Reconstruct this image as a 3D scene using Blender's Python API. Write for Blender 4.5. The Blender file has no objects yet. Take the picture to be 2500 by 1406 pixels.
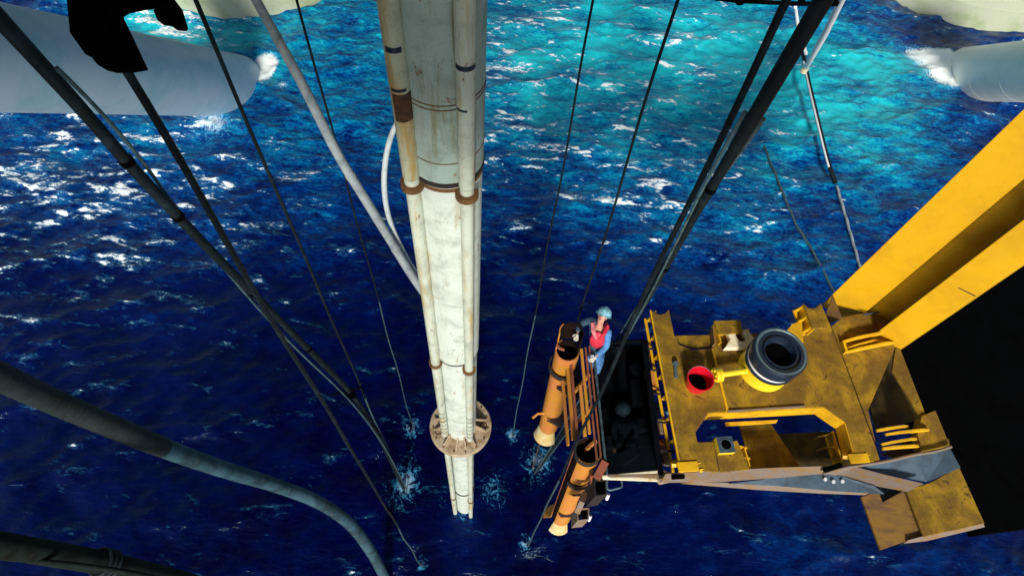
import bpy, bmesh, math, random
import numpy as np
from mathutils import Vector, Matrix
random.seed(7); rng = np.random.default_rng(11)
S = bpy.context.scene; C = S.collection

# ------------------------------------------------------------------ camera
F, H, VP = 1500.0, 22.3, (1153.0, 1570.0)          # focal length in px, eye height over the sea, nadir
_d = np.array([VP[0]-1250, -(VP[1]-703), -F]); _d /= np.linalg.norm(_d)
_Z = -_d; _v = np.array([0, 0, -1.]); _Y = _v-_v.dot(_Z)*_Z; _Y /= np.linalg.norm(_Y); _X = np.cross(_Y, _Z)
R3 = np.array([_X, _Y, _Z])
def ray(px, py): return R3 @ np.array([px-1250, -(py-703), -F])/F
def P(px, py, z):
    r = ray(px, py); return Vector(np.array([0, 0, H])+(z-H)/r[2]*r)
def PD(px, py, depth): return Vector(np.array([0, 0, H])+ray(px, py)*depth)
def depth_of(p): return -float((R3.T @ (np.array(p)-np.array([0, 0, H])))[2])
cam = bpy.data.cameras.new('camera'); co = bpy.data.objects.new('camera', cam); C.objects.link(co)
cam.sensor_width = 36; cam.lens = F*36/2500; cam.clip_end = 9000; cam.clip_start = .05
M4 = Matrix([list(R3[0])+[0], list(R3[1])+[0], list(R3[2])+[H], [0, 0, 0, 1]])
co.matrix_world = M4; S.camera = co

# ------------------------------------------------------------------ light
SUN_EL, SUN_DIR = math.radians(31), Vector((0.06, -1.0, 0)).normalized()
W = bpy.data.worlds.new('World'); S.world = W; W.use_nodes = True
nt = W.node_tree; bg = nt.nodes['Background']
sk = nt.nodes.new('ShaderNodeTexSky'); sk.sky_type = 'NISHITA'; sk.sun_disc = False
sk.sun_elevation = SUN_EL; sk.sun_rotation = math.atan2(SUN_DIR.x, SUN_DIR.y)
sk.air_density = 1.2; sk.ozone_density = 1.0
nt.links.new(sk.outputs[0], bg.inputs[0]); bg.inputs[1].default_value = 0.05
sl = bpy.data.lights.new('sun', 'SUN'); sl.energy = 2.0; sl.angle = math.radians(8); sl.color = (1, .93, .80)
so = bpy.data.objects.new('sun', sl); C.objects.link(so)
tosun = Vector((SUN_DIR.x*math.cos(SUN_EL), SUN_DIR.y*math.cos(SUN_EL), math.sin(SUN_EL)))
so.rotation_euler = tosun.to_track_quat('Z', 'Y').to_euler()
S.view_settings.view_transform = 'Standard'; S.view_settings.look = 'None'
S.view_settings.exposure = 1.25; S.view_settings.gamma = 1

# ------------------------------------------------------------------ tagging and linking
def tag(o, label=None, cat=None, group=None, kind=None):
    if label: o['label'] = label
    if cat: o['category'] = cat
    if group: o['group'] = group
    if kind: o['kind'] = kind
    return o
def thing(name, label, cat, loc=(0, 0, 0), group=None):
    o = bpy.data.objects.new(name, None); C.objects.link(o); o.location = loc
    o.empty_display_size = .3
    return tag(o, label, cat, group)
def link(name, me, mat, parent=None, smooth=False, bevel=0):
    o = bpy.data.objects.new(name, me); C.objects.link(o)
    if mat and not me.materials: me.materials.append(mat)
    if smooth: me.shade_smooth()
    if bevel:
        b = o.modifiers.new('bevel', 'BEVEL'); b.width = bevel; b.segments = 2; b.limit_method = 'ANGLE'
    if parent:
        top = parent; off = Vector((0, 0, 0))
        while top: off += top.location; top = top.parent
        o.parent = parent; o.location = -off       # geometry is given in world coordinates
    return o

class MB:
    """collects shapes in world coordinates, builds one mesh"""
    def __init__(s): s.v = []; s.f = []
    def add(s, vs, fs):
        n = len(s.v); s.v += [tuple(v) for v in vs]; s.f += [tuple(n+i for i in f) for f in fs]; return s
    def prism(s, pts, ztop, thick):
        """horizontal polygon (px,py) at ztop, extruded down"""
        t = [P(x, y, ztop) for x, y in pts]; return s.slab(t, Vector((0, 0, -thick)))
    def slab(s, t, d):
        n = len(t); b = [p+d for p in t]
        return s.add(t+b, [tuple(range(n)), tuple(range(2*n-1, n-1, -1))]+[(i, i+n, (i+1) % n+n, (i+1) % n) for i in range(n)])
    def wall(s, a, b, z0, z1, th):
        a = Vector(a); b = Vector(b); d = (b-a); d.z = 0; d.normalize(); n = Vector((-d.y, d.x, 0))*th/2
        a = Vector((a.x, a.y, z1)); b = Vector((b.x, b.y, z1))
        return s.slab([a-n, b-n, b+n, a+n], Vector((0, 0, z0-z1)))
    def beam(s, a, b, w, h=None, up=Vector((0, 0, 1))):
        h = h or w; a = Vector(a); b = Vector(b); d = (b-a).normalized()
        x = d.cross(up)
        if x.length < 1e-3: x = d.cross(Vector((1, 0, 0)))
        x.normalize(); y = x.cross(d)
        q = [a+x*i*w/2+y*j*h/2 for i, j in ((-1, -1), (1, -1), (1, 1), (-1, 1))]
        return s.slab(q, b-a)
    def box(s, c, sx, sy, sz, ang=0):
        c = Vector(c); u = Vector((math.cos(ang), math.sin(ang), 0)); v = Vector((-u.y, u.x, 0))
        q = [c+u*i*sx/2+v*j*sy/2+Vector((0, 0, sz/2)) for i, j in ((-1, -1), (1, -1), (1, 1), (-1, 1))]
        return s.slab(q, Vector((0, 0, -sz)))
    def tube(s, pts, rad, n=14, cap=True):
        pts = [Vector(p) for p in pts]; m = len(pts)
        if not hasattr(rad, '__len__'): rad = [rad]*m
        t0 = (pts[1]-pts[0]).normalized()
        x = t0.cross(Vector((0, 0, 1)))
        if x.length < 1e-2: x = t0.cross(Vector((1, 0, 0)))
        x.normalize(); vs = []
        for i, p in enumerate(pts):
            t = (pts[min(i+1, m-1)]-pts[max(i-1, 0)]).normalized()
            x = (x-t*x.dot(t)).normalized(); y = t.cross(x)
            vs += [p+(x*math.cos(2*math.pi*k/n)+y*math.sin(2*math.pi*k/n))*rad[i] for k in range(n)]
        fs = [(i*n+k, i*n+(k+1) % n, (i+1)*n+(k+1) % n, (i+1)*n+k) for i in range(m-1) for k in range(n)]
        if cap: fs += [tuple(range(n-1, -1, -1)), tuple((m-1)*n+k for k in range(n))]
        return s.add(vs, fs)
    def lathe(s, c, prof, n=40, a0=0, a1=2*math.pi, axis=None, xdir=None):
        """profile [(r,h)] about an axis through c; closed loop profile when first==last"""
        c = Vector(c); ax = Vector(axis or (0, 0, 1)).normalized()
        x = Vector(xdir) if xdir else (Vector((1, 0, 0)) if abs(ax.x) < .9 else Vector((0, 1, 0)))
        x = (x-ax*x.dot(ax)).normalized(); y = ax.cross(x)
        full = abs(a1-a0-2*math.pi) < 1e-6; k = n if full else n+1; m = len(prof); vs = []
        for i in range(k):
            a = a0+(a1-a0)*i/n
            vs += [c+(x*math.cos(a)+y*math.sin(a))*r+ax*h for r, h in prof]
        fs = []
        for i in range(n):
            j = (i+1) % k
            for q in range(m-1): fs.append((i*m+q, j*m+q, j*m+q+1, i*m+q+1))
        if not full: fs += [tuple(range(m-1)), tuple((k-1)*m+q for q in range(m-2, -1, -1))]
        return s.add(vs, fs)
    def ring(s, c, ri, ro, h, n=40, **k):
        return s.lathe(c, [(ri, 0), (ro, 0), (ro, h), (ri, h), (ri, 0)], n, **k)
    def disc(s, c, r, h, n=32, **k):
        return s.lathe(c, [(0, 0), (r, 0), (r, h), (0, h)], n, **k)
    def build(s, name, mat, parent=None, smooth=False, bevel=0, angle=None):
        me = bpy.data.meshes.new(name); me.from_pydata(s.v, [], s.f)
        bm = bmesh.new(); bm.from_mesh(me); bmesh.ops.remove_doubles(bm, verts=bm.verts, dist=1e-5)
        bmesh.ops.recalc_face_normals(bm, faces=bm.faces); bm.to_mesh(me); bm.free()
        o = link(name, me, mat, parent, smooth, bevel)
        if smooth:
            me.set_sharp_from_angle(angle=math.radians(angle or 40))
        return o

def spline(pts, n=10):
    """Catmull-Rom through tuples of any length"""
    p = [np.array(q, float) for q in pts]; p = [2*p[0]-p[1]]+p+[2*p[-1]-p[-2]]; out = []
    for i in range(1, len(p)-2):
        for k in range(n):
            t = k/n
            out.append(.5*((2*p[i])+(-p[i-1]+p[i+1])*t+(2*p[i-1]-5*p[i]+4*p[i+1]-p[i+2])*t*t+(-p[i-1]+3*p[i]-3*p[i+1]+p[i+2])*t**3))
    out.append(p[-2]); return out

# ------------------------------------------------------------------ materials
def nodes(name):
    m = bpy.data.materials.new(name); m.use_nodes = True
    return m, m.node_tree, m.node_tree.nodes['Principled BSDF']
def N(t, ty, **k):
    n = t.nodes.new(ty)
    for a, b in k.items(): setattr(n, a, b)
    return n
def noise(t, vec, scale, detail=6, rough=.6, dist=0):
    n = N(t, 'ShaderNodeTexNoise'); n.inputs['Scale'].default_value = scale; n.inputs['Detail'].default_value = detail
    n.inputs['Roughness'].default_value = rough; n.inputs['Distortion'].default_value = dist
    t.links.new(vec, n.inputs['Vector']); return n.outputs['Fac']
def ramp(t, fac, a, b, inv=False):
    n = N(t, 'ShaderNodeMapRange'); n.interpolation_type = 'SMOOTHSTEP'
    n.inputs['From Min'].default_value = a; n.inputs['From Max'].default_value = b
    n.inputs['To Min'].default_value = 1 if inv else 0; n.inputs['To Max'].default_value = 0 if inv else 1
    t.links.new(fac, n.inputs['Value']); return n.outputs['Result']
def mixc(t, fac, a, b):
    n = N(t, 'ShaderNodeMix', data_type='RGBA')
    for s_, q in ((6, a), (7, b)):
        if isinstance(q, tuple): n.inputs[s_].default_value = (*q, 1)
        else: t.links.new(q, n.inputs[s_])
    if isinstance(fac, (int, float)): n.inputs[0].default_value = fac
    else: t.links.new(fac, n.inputs[0])
    return n.outputs[2]
def math2(t, op, a, b):
    n = N(t, 'ShaderNodeMath', operation=op)
    for i, q in enumerate((a, b)):
        if isinstance(q, (int, float)): n.inputs[i].default_value = q
        else: t.links.new(q, n.inputs[i])
    return n.outputs[0]
def mapped(t, scale=(1, 1, 1), rot=(0, 0, 0)):
    g = N(t, 'ShaderNodeNewGeometry'); m = N(t, 'ShaderNodeMapping')
    m.inputs['Scale'].default_value = scale; m.inputs['Rotation'].default_value = rot
    t.links.new(g.outputs['Position'], m.inputs['Vector']); return m.outputs['Vector']
def paint(name, base, dirt, amt=.5, rust=(.16, .055, .015), ramt=.3, scale=1.0, rough=.5, metal=0, stretch=(1, 1, 1), bump=.15, spec=.5):
    """worn paint: base colour, grime patches, rust spots, fine speckle"""
    m, t, b = nodes(name); v = mapped(t, stretch)
    g = ramp(t, noise(t, v, 1.6*scale, 8, .65, .4), .62-amt*.35, .80-amt*.2)
    c = mixc(t, g, base, dirt)
    sp = ramp(t, noise(t, v, 26*scale, 3, .7), .56, .70)
    c = mixc(t, math2(t, 'MULTIPLY', sp, .35), c, dirt)
    r1 = ramp(t, noise(t, v, 5*scale, 9, .72, .6), .70-ramt*.22, .76-ramt*.2)
    c = mixc(t, r1, c, rust)
    t.links.new(c, b.inputs['Base Color'])
    rr = N(t, 'ShaderNodeMapRange'); rr.inputs['To Min'].default_value = max(.08, rough-.12); rr.inputs['To Max'].default_value = min(1, rough+.25)
    t.links.new(noise(t, v, 7*scale, 5), rr.inputs['Value']); t.links.new(rr.outputs[0], b.inputs['Roughness'])
    b.inputs['Metallic'].default_value = metal; b.inputs['Specular IOR Level'].default_value = spec
    bp = N(t, 'ShaderNodeBump'); bp.inputs['Strength'].default_value = bump; bp.inputs['Distance'].default_value = .02
    t.links.new(noise(t, v, 22*scale, 6, .7), bp.inputs['Height']); t.links.new(bp.outputs[0], b.inputs['Normal'])
    return m
YEL = (.80, .46, .004)
M = dict(
 leg=paint('yellow_leg_paint', (.66, .37, .002), (.54, .29, .003), .55, (.40, .19, .01), .08, .6, .5, bump=.08),
 pipe=paint('mustard_leg_pipe', (.62, .40, .004), (.44, .27, .006), .6, (.30, .16, .02), .1, 1.0, .6),
 deck=paint('grimy_dimmed_yellow_deck', (.40, .235, .003), (.15, .08, .004), .9, (.10, .045, .008), .62, 1.3, .85, bump=.35),  # grime, plus a base lowered to paint in dimmer light on flat tops
 web=paint('yellow_web_paint', (.78, .44, .004), (.46, .25, .008), .55, (.30, .12, .02), .05, 1.2, .5),
 lemon=paint('lemon_paint', (.80, .58, .02), (.80, .50, .03), .2, (.3, .15, .03), .02, 2, .35, bump=.05),
 dkdeck=paint('dark_brown_plate', (.10, .065, .008), (.02, .015, .005), .8, (.03, .02, .008), .4, 1, .85),  # darker mottled brown for the lower plates
 tan=paint('weathered_tan', (.20, .16, .14), (.24, .13, .03), .6, (.10, .06, .07), .45, 2.2, .85, stretch=(1, 4, 1)),
 grey=paint('grey_blue_plate', (.045, .085, .13), (.025, .045, .07), .6, (.12, .16, .20), .3, 2, .6),
 brown=paint('purple_brown_plate', (.26, .14, .02), (.13, .065, .04), .6, (.45, .24, .02), .35, 1.5, .75, stretch=(1, 3, 1)),
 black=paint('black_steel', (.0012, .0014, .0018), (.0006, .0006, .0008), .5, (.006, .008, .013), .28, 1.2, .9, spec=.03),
 cable=paint('black_cable', (.003, .007, .010), (.010, .022, .028), .45, (.05, .02, .012), .1, 3, .55, spec=.25),
 wet=paint('weathered_cable', (.05, .10, .12), (.02, .035, .04), .6, (.12, .12, .10), .3, 6, .4),
 rusty=paint('rusty_cable', (.05, .03, .025), (.10, .045, .03), .6, (.16, .06, .04), .5, 3, .7),
 hose=paint('teal_hose', (.035, .098, .14), (.010, .030, .042), .75, (.17, .075, .04), .36, 1.3, .55, stretch=(1, 1, 1)),
 hosed=paint('old_rubber_hose', (.006, .014, .012), (.002, .003, .003), .6, (.03, .022, .01), .2, 3, .8, bump=.5, spec=.15),
 lilac=paint('pale_grey_pipe', (.30, .35, .39), (.15, .20, .24), .55, (.18, .16, .15), .35, 3, .6),
 white=paint('white_pipe', (.78, .80, .84), (.55, .60, .66), .3, (.5, .45, .4), .05, 3, .45),
 hull=paint('pale_hull_paint', (.38, .53, .66), (.24, .46, .56), .6, (.50, .46, .42), .03, .35, .42, bump=.04),
 hull2=paint('cream_hull_paint', (.42, .46, .36), (.28, .36, .20), .5, (.50, .36, .14), .2, .3, .6, bump=.05),
 orange=paint('orange_pipe_paint', (.60, .20, .06), (.52, .24, .010), .75, (.26, .075, .03), .45, 1.9, .65),
 funnel=paint('worn_funnel', (.62, .46, .18), (.75, .70, .50), .5, (.66, .33, .04), .4, 2.5, .6),
 redor=paint('red_oxide', (.28, .075, .035), (.14, .05, .03), .5, (.14, .05, .03), .4, 2, .7),
 rust=paint('flaking_rust', (.085, .032, .012), (.03, .014, .008), .7, (.20, .09, .025), .5, 5, .85, bump=.4),
 sleeve=paint('ribbed_shade_rubber', (.005, .016, .020), (.002, .006, .007), .7, (.035, .08, .10), .35, 2.2, .7, bump=.4),  # dark tone stands in for ambient shadow on the hose
 palehose=paint('pale_hose', (.50, .58, .62), (.30, .38, .42), .5, (.4, .4, .4), .05, 3, .5),
 boreshade=paint('bore_shade_black', (.012, .006, .004), (.004, .003, .003), .5, (.06, .02, .008), .25, 3, .9, spec=.1),  # near-black colour stands in for shadow inside the guide pipes
 dark=paint('dark_collar', (.020, .014, .014), (.008, .008, .010), .5, (.06, .03, .02), .25, 3, .7),
 pit=paint('shade_basket_steel', (.0022, .004, .007), (.001, .0014, .0025), .6, (.008, .006, .004), .2, 2, .9, spec=.05),  # near-black steel, shade inside the basket put into the colour
 navy=paint('dark_blue_rubber', (.007, .020, .045), (.003, .008, .018), .4, (.03, .05, .08), .1, 4, .35),
 hullw=paint('white_brace_paint', (.80, .84, .78), (.66, .74, .66), .4, (.50, .46, .42), .03, .5, .42, bump=.04),
 offw=paint('off_white_bracket', (.85, .78, .58), (.62, .48, .20), .4, (.5, .3, .06), .1, 3, .5),
 red=paint('red_plastic', (.62, .005, .02), (.50, .004, .03), .3, (.4, .01, .02), .0, 3, .3, bump=.03),
 steel=paint('steel_pin', (.12, .20, .24), (.06, .09, .11), .4, (.12, .08, .06), .2, 6, .4, metal=.4),
 brass=paint('rust_brown_clamp', (.15, .07, .02), (.07, .028, .010), .5, (.09, .03, .012), .4, 4, .7),
 flange=paint('stained_flange', (.42, .34, .24), (.22, .14, .07), .6, (.16, .07, .02), .45, 3, .65),
)
def solid(name, c, rough=.6):
    m, t, b = nodes(name); v = mapped(t)
    t.links.new(mixc(t, ramp(t, noise(t, v, 18, 5), .35, .7), tuple(x*.65 for x in c), c), b.inputs['Base Color'])
    b.inputs['Roughness'].default_value = rough
    b.inputs['Specular IOR Level'].default_value = .5 if max(c) > .035 else .02; return m
M['skin'] = solid('skin', (.62, .30, .22), .5); M['helmet'] = solid('light_blue_helmet', (.25, .58, .72), .3)
M['jacket'] = solid('dark_blue_jacket', (.035, .085, .15), .85); M['denim'] = solid('bright_blue_sleeve', (.08, .26, .62), .85)
M['vest'] = solid('red_vest', (.62, .02, .055), .6); M['pink'] = solid('pink_vest_edge', (.72, .22, .26), .7)
M['glove'] = solid('white_glove', (.72, .70, .64), .8); M['shadefigure'] = solid('figure_shade', (.0018, .0035, .006), .95)  # last one is near black to paint in the basket shade
M['shadehelmet'] = solid('helmet_shade_blue', (.010, .022, .030), .6); M['eye'] = solid('dark_eye', (.02, .012, .01), .4)  # first helmet blue is darkened to paint in the basket shade
M['boot'] = solid('boot', (.03, .02, .015), .7)

# riser paint: white with vertical rust runs and scratches
def riser_mat(name, base, run=.5, yellow=(.62, .42, .10)):
    m, t, b = nodes(name)
    v = mapped(t, (5, 5, .55)); v2 = mapped(t, (1, 1, 1)); v3 = mapped(t, (2.5, 2.5, 26))
    c = mixc(t, ramp(t, noise(t, v2, 3.0, 8, .7, .5), .42, .75), base, tuple(x*.60 for x in base))
    c = mixc(t, math2(t, 'MULTIPLY', ramp(t, noise(t, v, 1.3, 7, .7, .3), .60-run*.14, .72-run*.10), .75), c, yellow)
    c = mixc(t, ramp(t, noise(t, mapped(t, (4, 4, 1.4)), 1.6, 10, .78, .8), .60, .64), c, (.20, .085, .025))
    c = mixc(t, math2(t, 'MULTIPLY', ramp(t, noise(t, v3, 1.2, 6, .75, .6), .64, .68), .6), c, (.20, .14, .12))
    c = mixc(t, math2(t, 'MULTIPLY', ramp(t, noise(t, v2, 34, 4, .7), .60, .68), .4), c, (.12, .13, .12))
    t.links.new(c, b.inputs['Base Color']); b.inputs['Roughness'].default_value = .48
    bp = N(t, 'ShaderNodeBump'); bp.inputs['Strength'].default_value = .2; bp.inputs['Distance'].default_value = .01
    t.links.new(noise(t, v2, 30, 6, .7), bp.inputs['Height']); t.links.new(bp.outputs[0], b.inputs['Normal'])
    return m
M['riser'] = riser_mat('riser_white', (.58, .66, .62), .42, (.40, .38, .26))
M['riserg'] = riser_mat('riser_sleeve_shade_green', (.34, .45, .42), .75, (.20, .19, .07))  # greenish stains, and a darker base painting in the deck shade
M['line'] = riser_mat('line_cream', (.52, .58, .50), .75, (.42, .30, .08))
M['liney'] = riser_mat('line_yellowed', (.44, .47, .34), 1.2, (.38, .22, .03))

# ------------------------------------------------------------------ water
def water():
    def axis(lo, hi, st, far):
        a = list(np.arange(lo, hi+1e-6, st)); b = []; s_ = st; x = hi
        while x < far: s_ *= 1.35; x += s_; b.append(x)
        c = []; s_ = st; x = lo
        while x > -far: s_ *= 1.35; x -= s_; c.append(x)
        return np.array(c[::-1]+a+b)
    xs = axis(-33, 36, .105, 6000); ys = axis(-4, 44, .095, 6000)
    X, Y = np.meshgrid(xs, ys); nx, ny = len(xs), len(ys)
    fade = np.clip((60-np.hypot(X-1, Y-18))/25, 0, 1)
    Z = np.zeros_like(X); DX = np.zeros_like(X); DY = np.zeros_like(X); J = np.zeros_like(X)
    # calm in the lee of the rig, rougher outside
    amp = .45+.75*np.clip((np.hypot(X*.8, Y-2)-6)/18, 0, 1)
    # group envelope so crests come in patches
    for i in range(110):
        L = 0.40*(11**rng.random()); k = 2*math.pi/L
        th = math.radians(98+rng.normal(0, 30)); a = .0105*L**.95*rng.uniform(.5, 1.3)*(1 if L < 3 else .8)
        ph = rng.uniform(0, 6.28)+.55*np.sin(X*.23+i)+.55*np.sin(Y*.29+2*i)
        arg = k*(math.cos(th)*X+math.sin(th)*Y)+ph
        en = .6+.4*np.sin(X*rng.uniform(.1, .5)+i*1.3)*np.sin(Y*rng.uniform(.1, .5)+i*2.1)
        c, s_ = np.cos(arg), np.sin(arg)
        Z += a*en*c; DX -= .8*a*en*math.cos(th)*s_; DY -= .8*a*en*math.sin(th)*s_; J += a*k*en*c
    Z *= amp*fade; DX *= amp*fade; DY *= amp*fade
    crest = J/J[fade > .5].std()
    def at(px, py): p = P(px, py, 0); return p.x, p.y
    def blob(px, py, rx, ry, ang=0):
        x0, y0 = at(px, py); c, s_ = math.cos(ang), math.sin(ang)
        u = ((X-x0)*c+(Y-y0)*s_)/rx; v = (-(X-x0)*s_+(Y-y0)*c)/ry
        return np.exp(-(u*u+v*v))
    # turquoise glow of light through the water, painted in as colour blobs
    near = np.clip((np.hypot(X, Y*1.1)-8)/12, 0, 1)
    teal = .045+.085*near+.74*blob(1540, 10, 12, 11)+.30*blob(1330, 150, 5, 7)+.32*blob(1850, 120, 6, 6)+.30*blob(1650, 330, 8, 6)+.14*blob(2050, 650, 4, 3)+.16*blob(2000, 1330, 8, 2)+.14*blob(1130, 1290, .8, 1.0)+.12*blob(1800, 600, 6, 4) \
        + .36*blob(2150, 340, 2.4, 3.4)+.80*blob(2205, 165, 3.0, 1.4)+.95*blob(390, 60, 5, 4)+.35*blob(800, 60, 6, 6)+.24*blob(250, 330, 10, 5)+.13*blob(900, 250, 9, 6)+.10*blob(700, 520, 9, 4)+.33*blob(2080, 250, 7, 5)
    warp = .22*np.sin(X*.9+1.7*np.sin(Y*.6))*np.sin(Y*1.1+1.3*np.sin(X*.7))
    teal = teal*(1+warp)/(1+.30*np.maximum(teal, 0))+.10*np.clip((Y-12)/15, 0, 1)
    far = np.clip((np.hypot(X, Y)-11)/9, 0, 1)
    dens = -.14+.40*far+.52*blob(260, 420, 9, 5)+.12*blob(100, 560, 6, 3)+.30*blob(1450, 400, 8, 7)+.34*blob(1750, 150, 7, 8)+.25*blob(1250, 100, 3, 7)+.85*blob(400, 50, 5, 5)+.25*blob(1300, 60, 4, 9) \
        + .14*blob(560, 850, 3, .8)+.2*blob(1620, 480, 4, 2)-.35*blob(750, 150, 6, 6)-.30*blob(2200, 620, 6, 4.5)-.25*blob(2080, 250, 5, 6)-.35*blob(1900, 1300, 9, 3)-.3*blob(400, 1200, 9, 3)
    sp = np.zeros_like(X)
    for px, py, r in ((990, 1178, .85), (1312, 1130, .80), (1250, 1062, .40), (1005, 1045, .55), (1283, 1325, .40), (1030, 1378, .25)):
        sp = np.maximum(sp, .9*blob(px, py, r, r*1.3))
    sp = np.maximum(sp, .80*blob(1205, 1190, .80, 1.0)); sp = np.maximum(sp, .62*blob(1085, 1210, .35, .8)); sp = np.maximum(sp, .7*blob(1133, 1262, .62, .30))
    sp = np.maximum(sp, .60*blob(1000, 1110, .35, 1.0))
    sp = np.maximum(sp, .55*blob(2050, 470, .5, .4))
    big = 1.9*blob(645, 165, .7, 1.1)+1.0*blob(520, 303, 1.5, 1.3)+2.4*blob(2318, 165, .95, 1.5)+.75*blob(2250, 175, 1.3, 2.0)+.9*blob(690, 205, .5, .5)+.8*blob(2250, 130, 1.5, .7)
    glint_streaks = np.clip(dens, 0, 1.2)  # density of the painted glint streaks
    # displaced sheet
    VX = X+DX; VY = Y+DY
    co_ = np.stack([VX, VY, Z], -1).reshape(-1, 3).astype(np.float32)
    idx = np.arange(nx*ny).reshape(ny, nx)
    f = np.stack([idx[:-1, :-1], idx[:-1, 1:], idx[1:, 1:], idx[1:, :-1]], -1).reshape(-1, 4).astype(np.int32)
    me = bpy.data.meshes.new('water'); me.vertices.add(len(co_)); me.vertices.foreach_set('co', co_.ravel())
    me.loops.add(f.size); me.loops.foreach_set('vertex_index', f.ravel())
    me.polygons.add(len(f)); me.polygons.foreach_set('loop_start', np.arange(0, f.size, 4, dtype=np.int32))
    me.update(calc_edges=True); me.validate()
    for nm, arr in (('teal', teal), ('streak', glint_streaks), ('splash', np.maximum(sp, big)), ('crest', crest*.5)):
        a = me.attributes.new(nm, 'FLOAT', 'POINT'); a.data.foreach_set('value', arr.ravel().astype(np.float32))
    me.polygons.foreach_set('use_smooth', np.ones(len(f), bool))
    m, t, b = nodes('sea_water')
    A = {}
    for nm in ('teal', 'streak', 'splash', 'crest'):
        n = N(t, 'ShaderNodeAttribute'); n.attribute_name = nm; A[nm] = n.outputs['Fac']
    v = mapped(t); vs = mapped(t, (.75, 2.6, 1), (0, 0, math.radians(-9))); vf = mapped(t, (1.6, 4.2, 1), (0, 0, math.radians(-20)))
    n1 = noise(t, v, .35, 5, .6, .8); n2 = noise(t, v, 1.5, 7, .65, 1.2)
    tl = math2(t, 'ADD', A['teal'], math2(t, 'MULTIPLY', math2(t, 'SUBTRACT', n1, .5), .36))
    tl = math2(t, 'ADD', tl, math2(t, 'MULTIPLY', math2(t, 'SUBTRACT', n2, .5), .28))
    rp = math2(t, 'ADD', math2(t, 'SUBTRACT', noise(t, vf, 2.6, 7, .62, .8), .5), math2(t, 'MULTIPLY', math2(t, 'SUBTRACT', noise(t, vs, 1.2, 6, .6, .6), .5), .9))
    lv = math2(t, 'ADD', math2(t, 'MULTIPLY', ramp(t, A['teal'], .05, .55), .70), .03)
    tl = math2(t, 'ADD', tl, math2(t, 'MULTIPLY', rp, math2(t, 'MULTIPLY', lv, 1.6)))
    tl = math2(t, 'ADD', tl, math2(t, 'MULTIPLY', A['crest'], .022))  # light through ripples and crests painted as brighter colour
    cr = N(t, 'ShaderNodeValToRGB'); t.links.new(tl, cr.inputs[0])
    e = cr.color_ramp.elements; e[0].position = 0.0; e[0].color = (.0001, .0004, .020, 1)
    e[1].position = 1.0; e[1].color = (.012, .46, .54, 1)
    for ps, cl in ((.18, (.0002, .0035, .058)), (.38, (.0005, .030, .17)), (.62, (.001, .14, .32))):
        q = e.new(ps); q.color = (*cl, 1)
    # white streaks on the crests: sun glints painted in as foam colour
    s1 = noise(t, vs, .68, 6, .56, .7); s2 = noise(t, vf, 1.7, 6, .60, .6); s3 = noise(t, vf, 5, 4, .7, .3)
    k = math2(t, 'ADD', math2(t, 'MULTIPLY', s1, 1.4), math2(t, 'MULTIPLY', s2, .75))
    k = math2(t, 'ADD', k, math2(t, 'MULTIPLY', A['crest'], .085))
    k = math2(t, 'ADD', k, math2(t, 'MULTIPLY', s3, .42))
    k = math2(t, 'ADD', k, math2(t, 'MULTIPLY', A['streak'], .34))
    streak = ramp(t, k, 1.62, 1.74)
    veil = math2(t, 'MULTIPLY', ramp(t, k, 1.46, 1.68), .20)
    # splashes: lacy
    l1 = noise(t, v, 1.9, 9, .68, 3.2); l2 = noise(t, v, 6, 7, .68, 2.2)
    lac = math2(t, 'ADD', math2(t, 'MULTIPLY', l1, .75), math2(t, 'MULTIPLY', l2, .45))
    spl = ramp(t, math2(t, 'ADD', lac, math2(t, 'MULTIPLY', A['splash'], .30)), .80, .92)
    spl = math2(t, 'MULTIPLY', spl, ramp(t, A['splash'], .10, .45))
    spl = math2(t, 'MULTIPLY', spl, ramp(t, A['splash'], -.4, 1.5))
    fo = math2(t, 'MAXIMUM', math2(t, 'MAXIMUM', streak, veil), spl)
    fcol = mixc(t, math2(t, 'MAXIMUM', streak, ramp(t, A['splash'], .75, 1.05)), (.06, .36, .66), (.84, .90, .92))
    fo = math2(t, 'MAXIMUM', fo, veil)
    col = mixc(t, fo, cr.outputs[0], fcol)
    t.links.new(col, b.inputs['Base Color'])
    rr = N(t, 'ShaderNodeMapRange'); rr.inputs['To Min'].default_value = .06; rr.inputs['To Max'].default_value = .7
    t.links.new(fo, rr.inputs['Value']); t.links.new(rr.outputs[0], b.inputs['Roughness'])
    b.inputs['IOR'].default_value = 1.33; b.inputs['Specular Tint'].default_value = (.55, .85, 1, 1)
    bp = N(t, 'ShaderNodeBump'); bp.inputs['Strength'].default_value = .42; bp.inputs['Distance'].default_value = .10
    hh = math2(t, 'ADD', noise(t, vf, 1.5, 9, .66, .8), math2(t, 'MULTIPLY', noise(t, v, 6, 5, .6, .3), .25))
    t.links.new(hh, bp.inputs['Height']); t.links.new(bp.outputs[0], b.inputs['Normal'])
    o = link('water', me, m); tag(o, kind='structure'); return o
water()

# unseen rig deck overhead, added and notched to block sun and sky
mb = MB(); mb.slab([Vector(q) for q in ((-24, -7, 26), (4, -7, 26), (4, -.5, 26), (22, -.5, 26), (22, 24, 26), (-24, 24, 26))], Vector((0, 0, -1.6))); shade_slab = mb.build('shade_deck', M['black']); tag(shade_slab, kind='structure')

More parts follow.
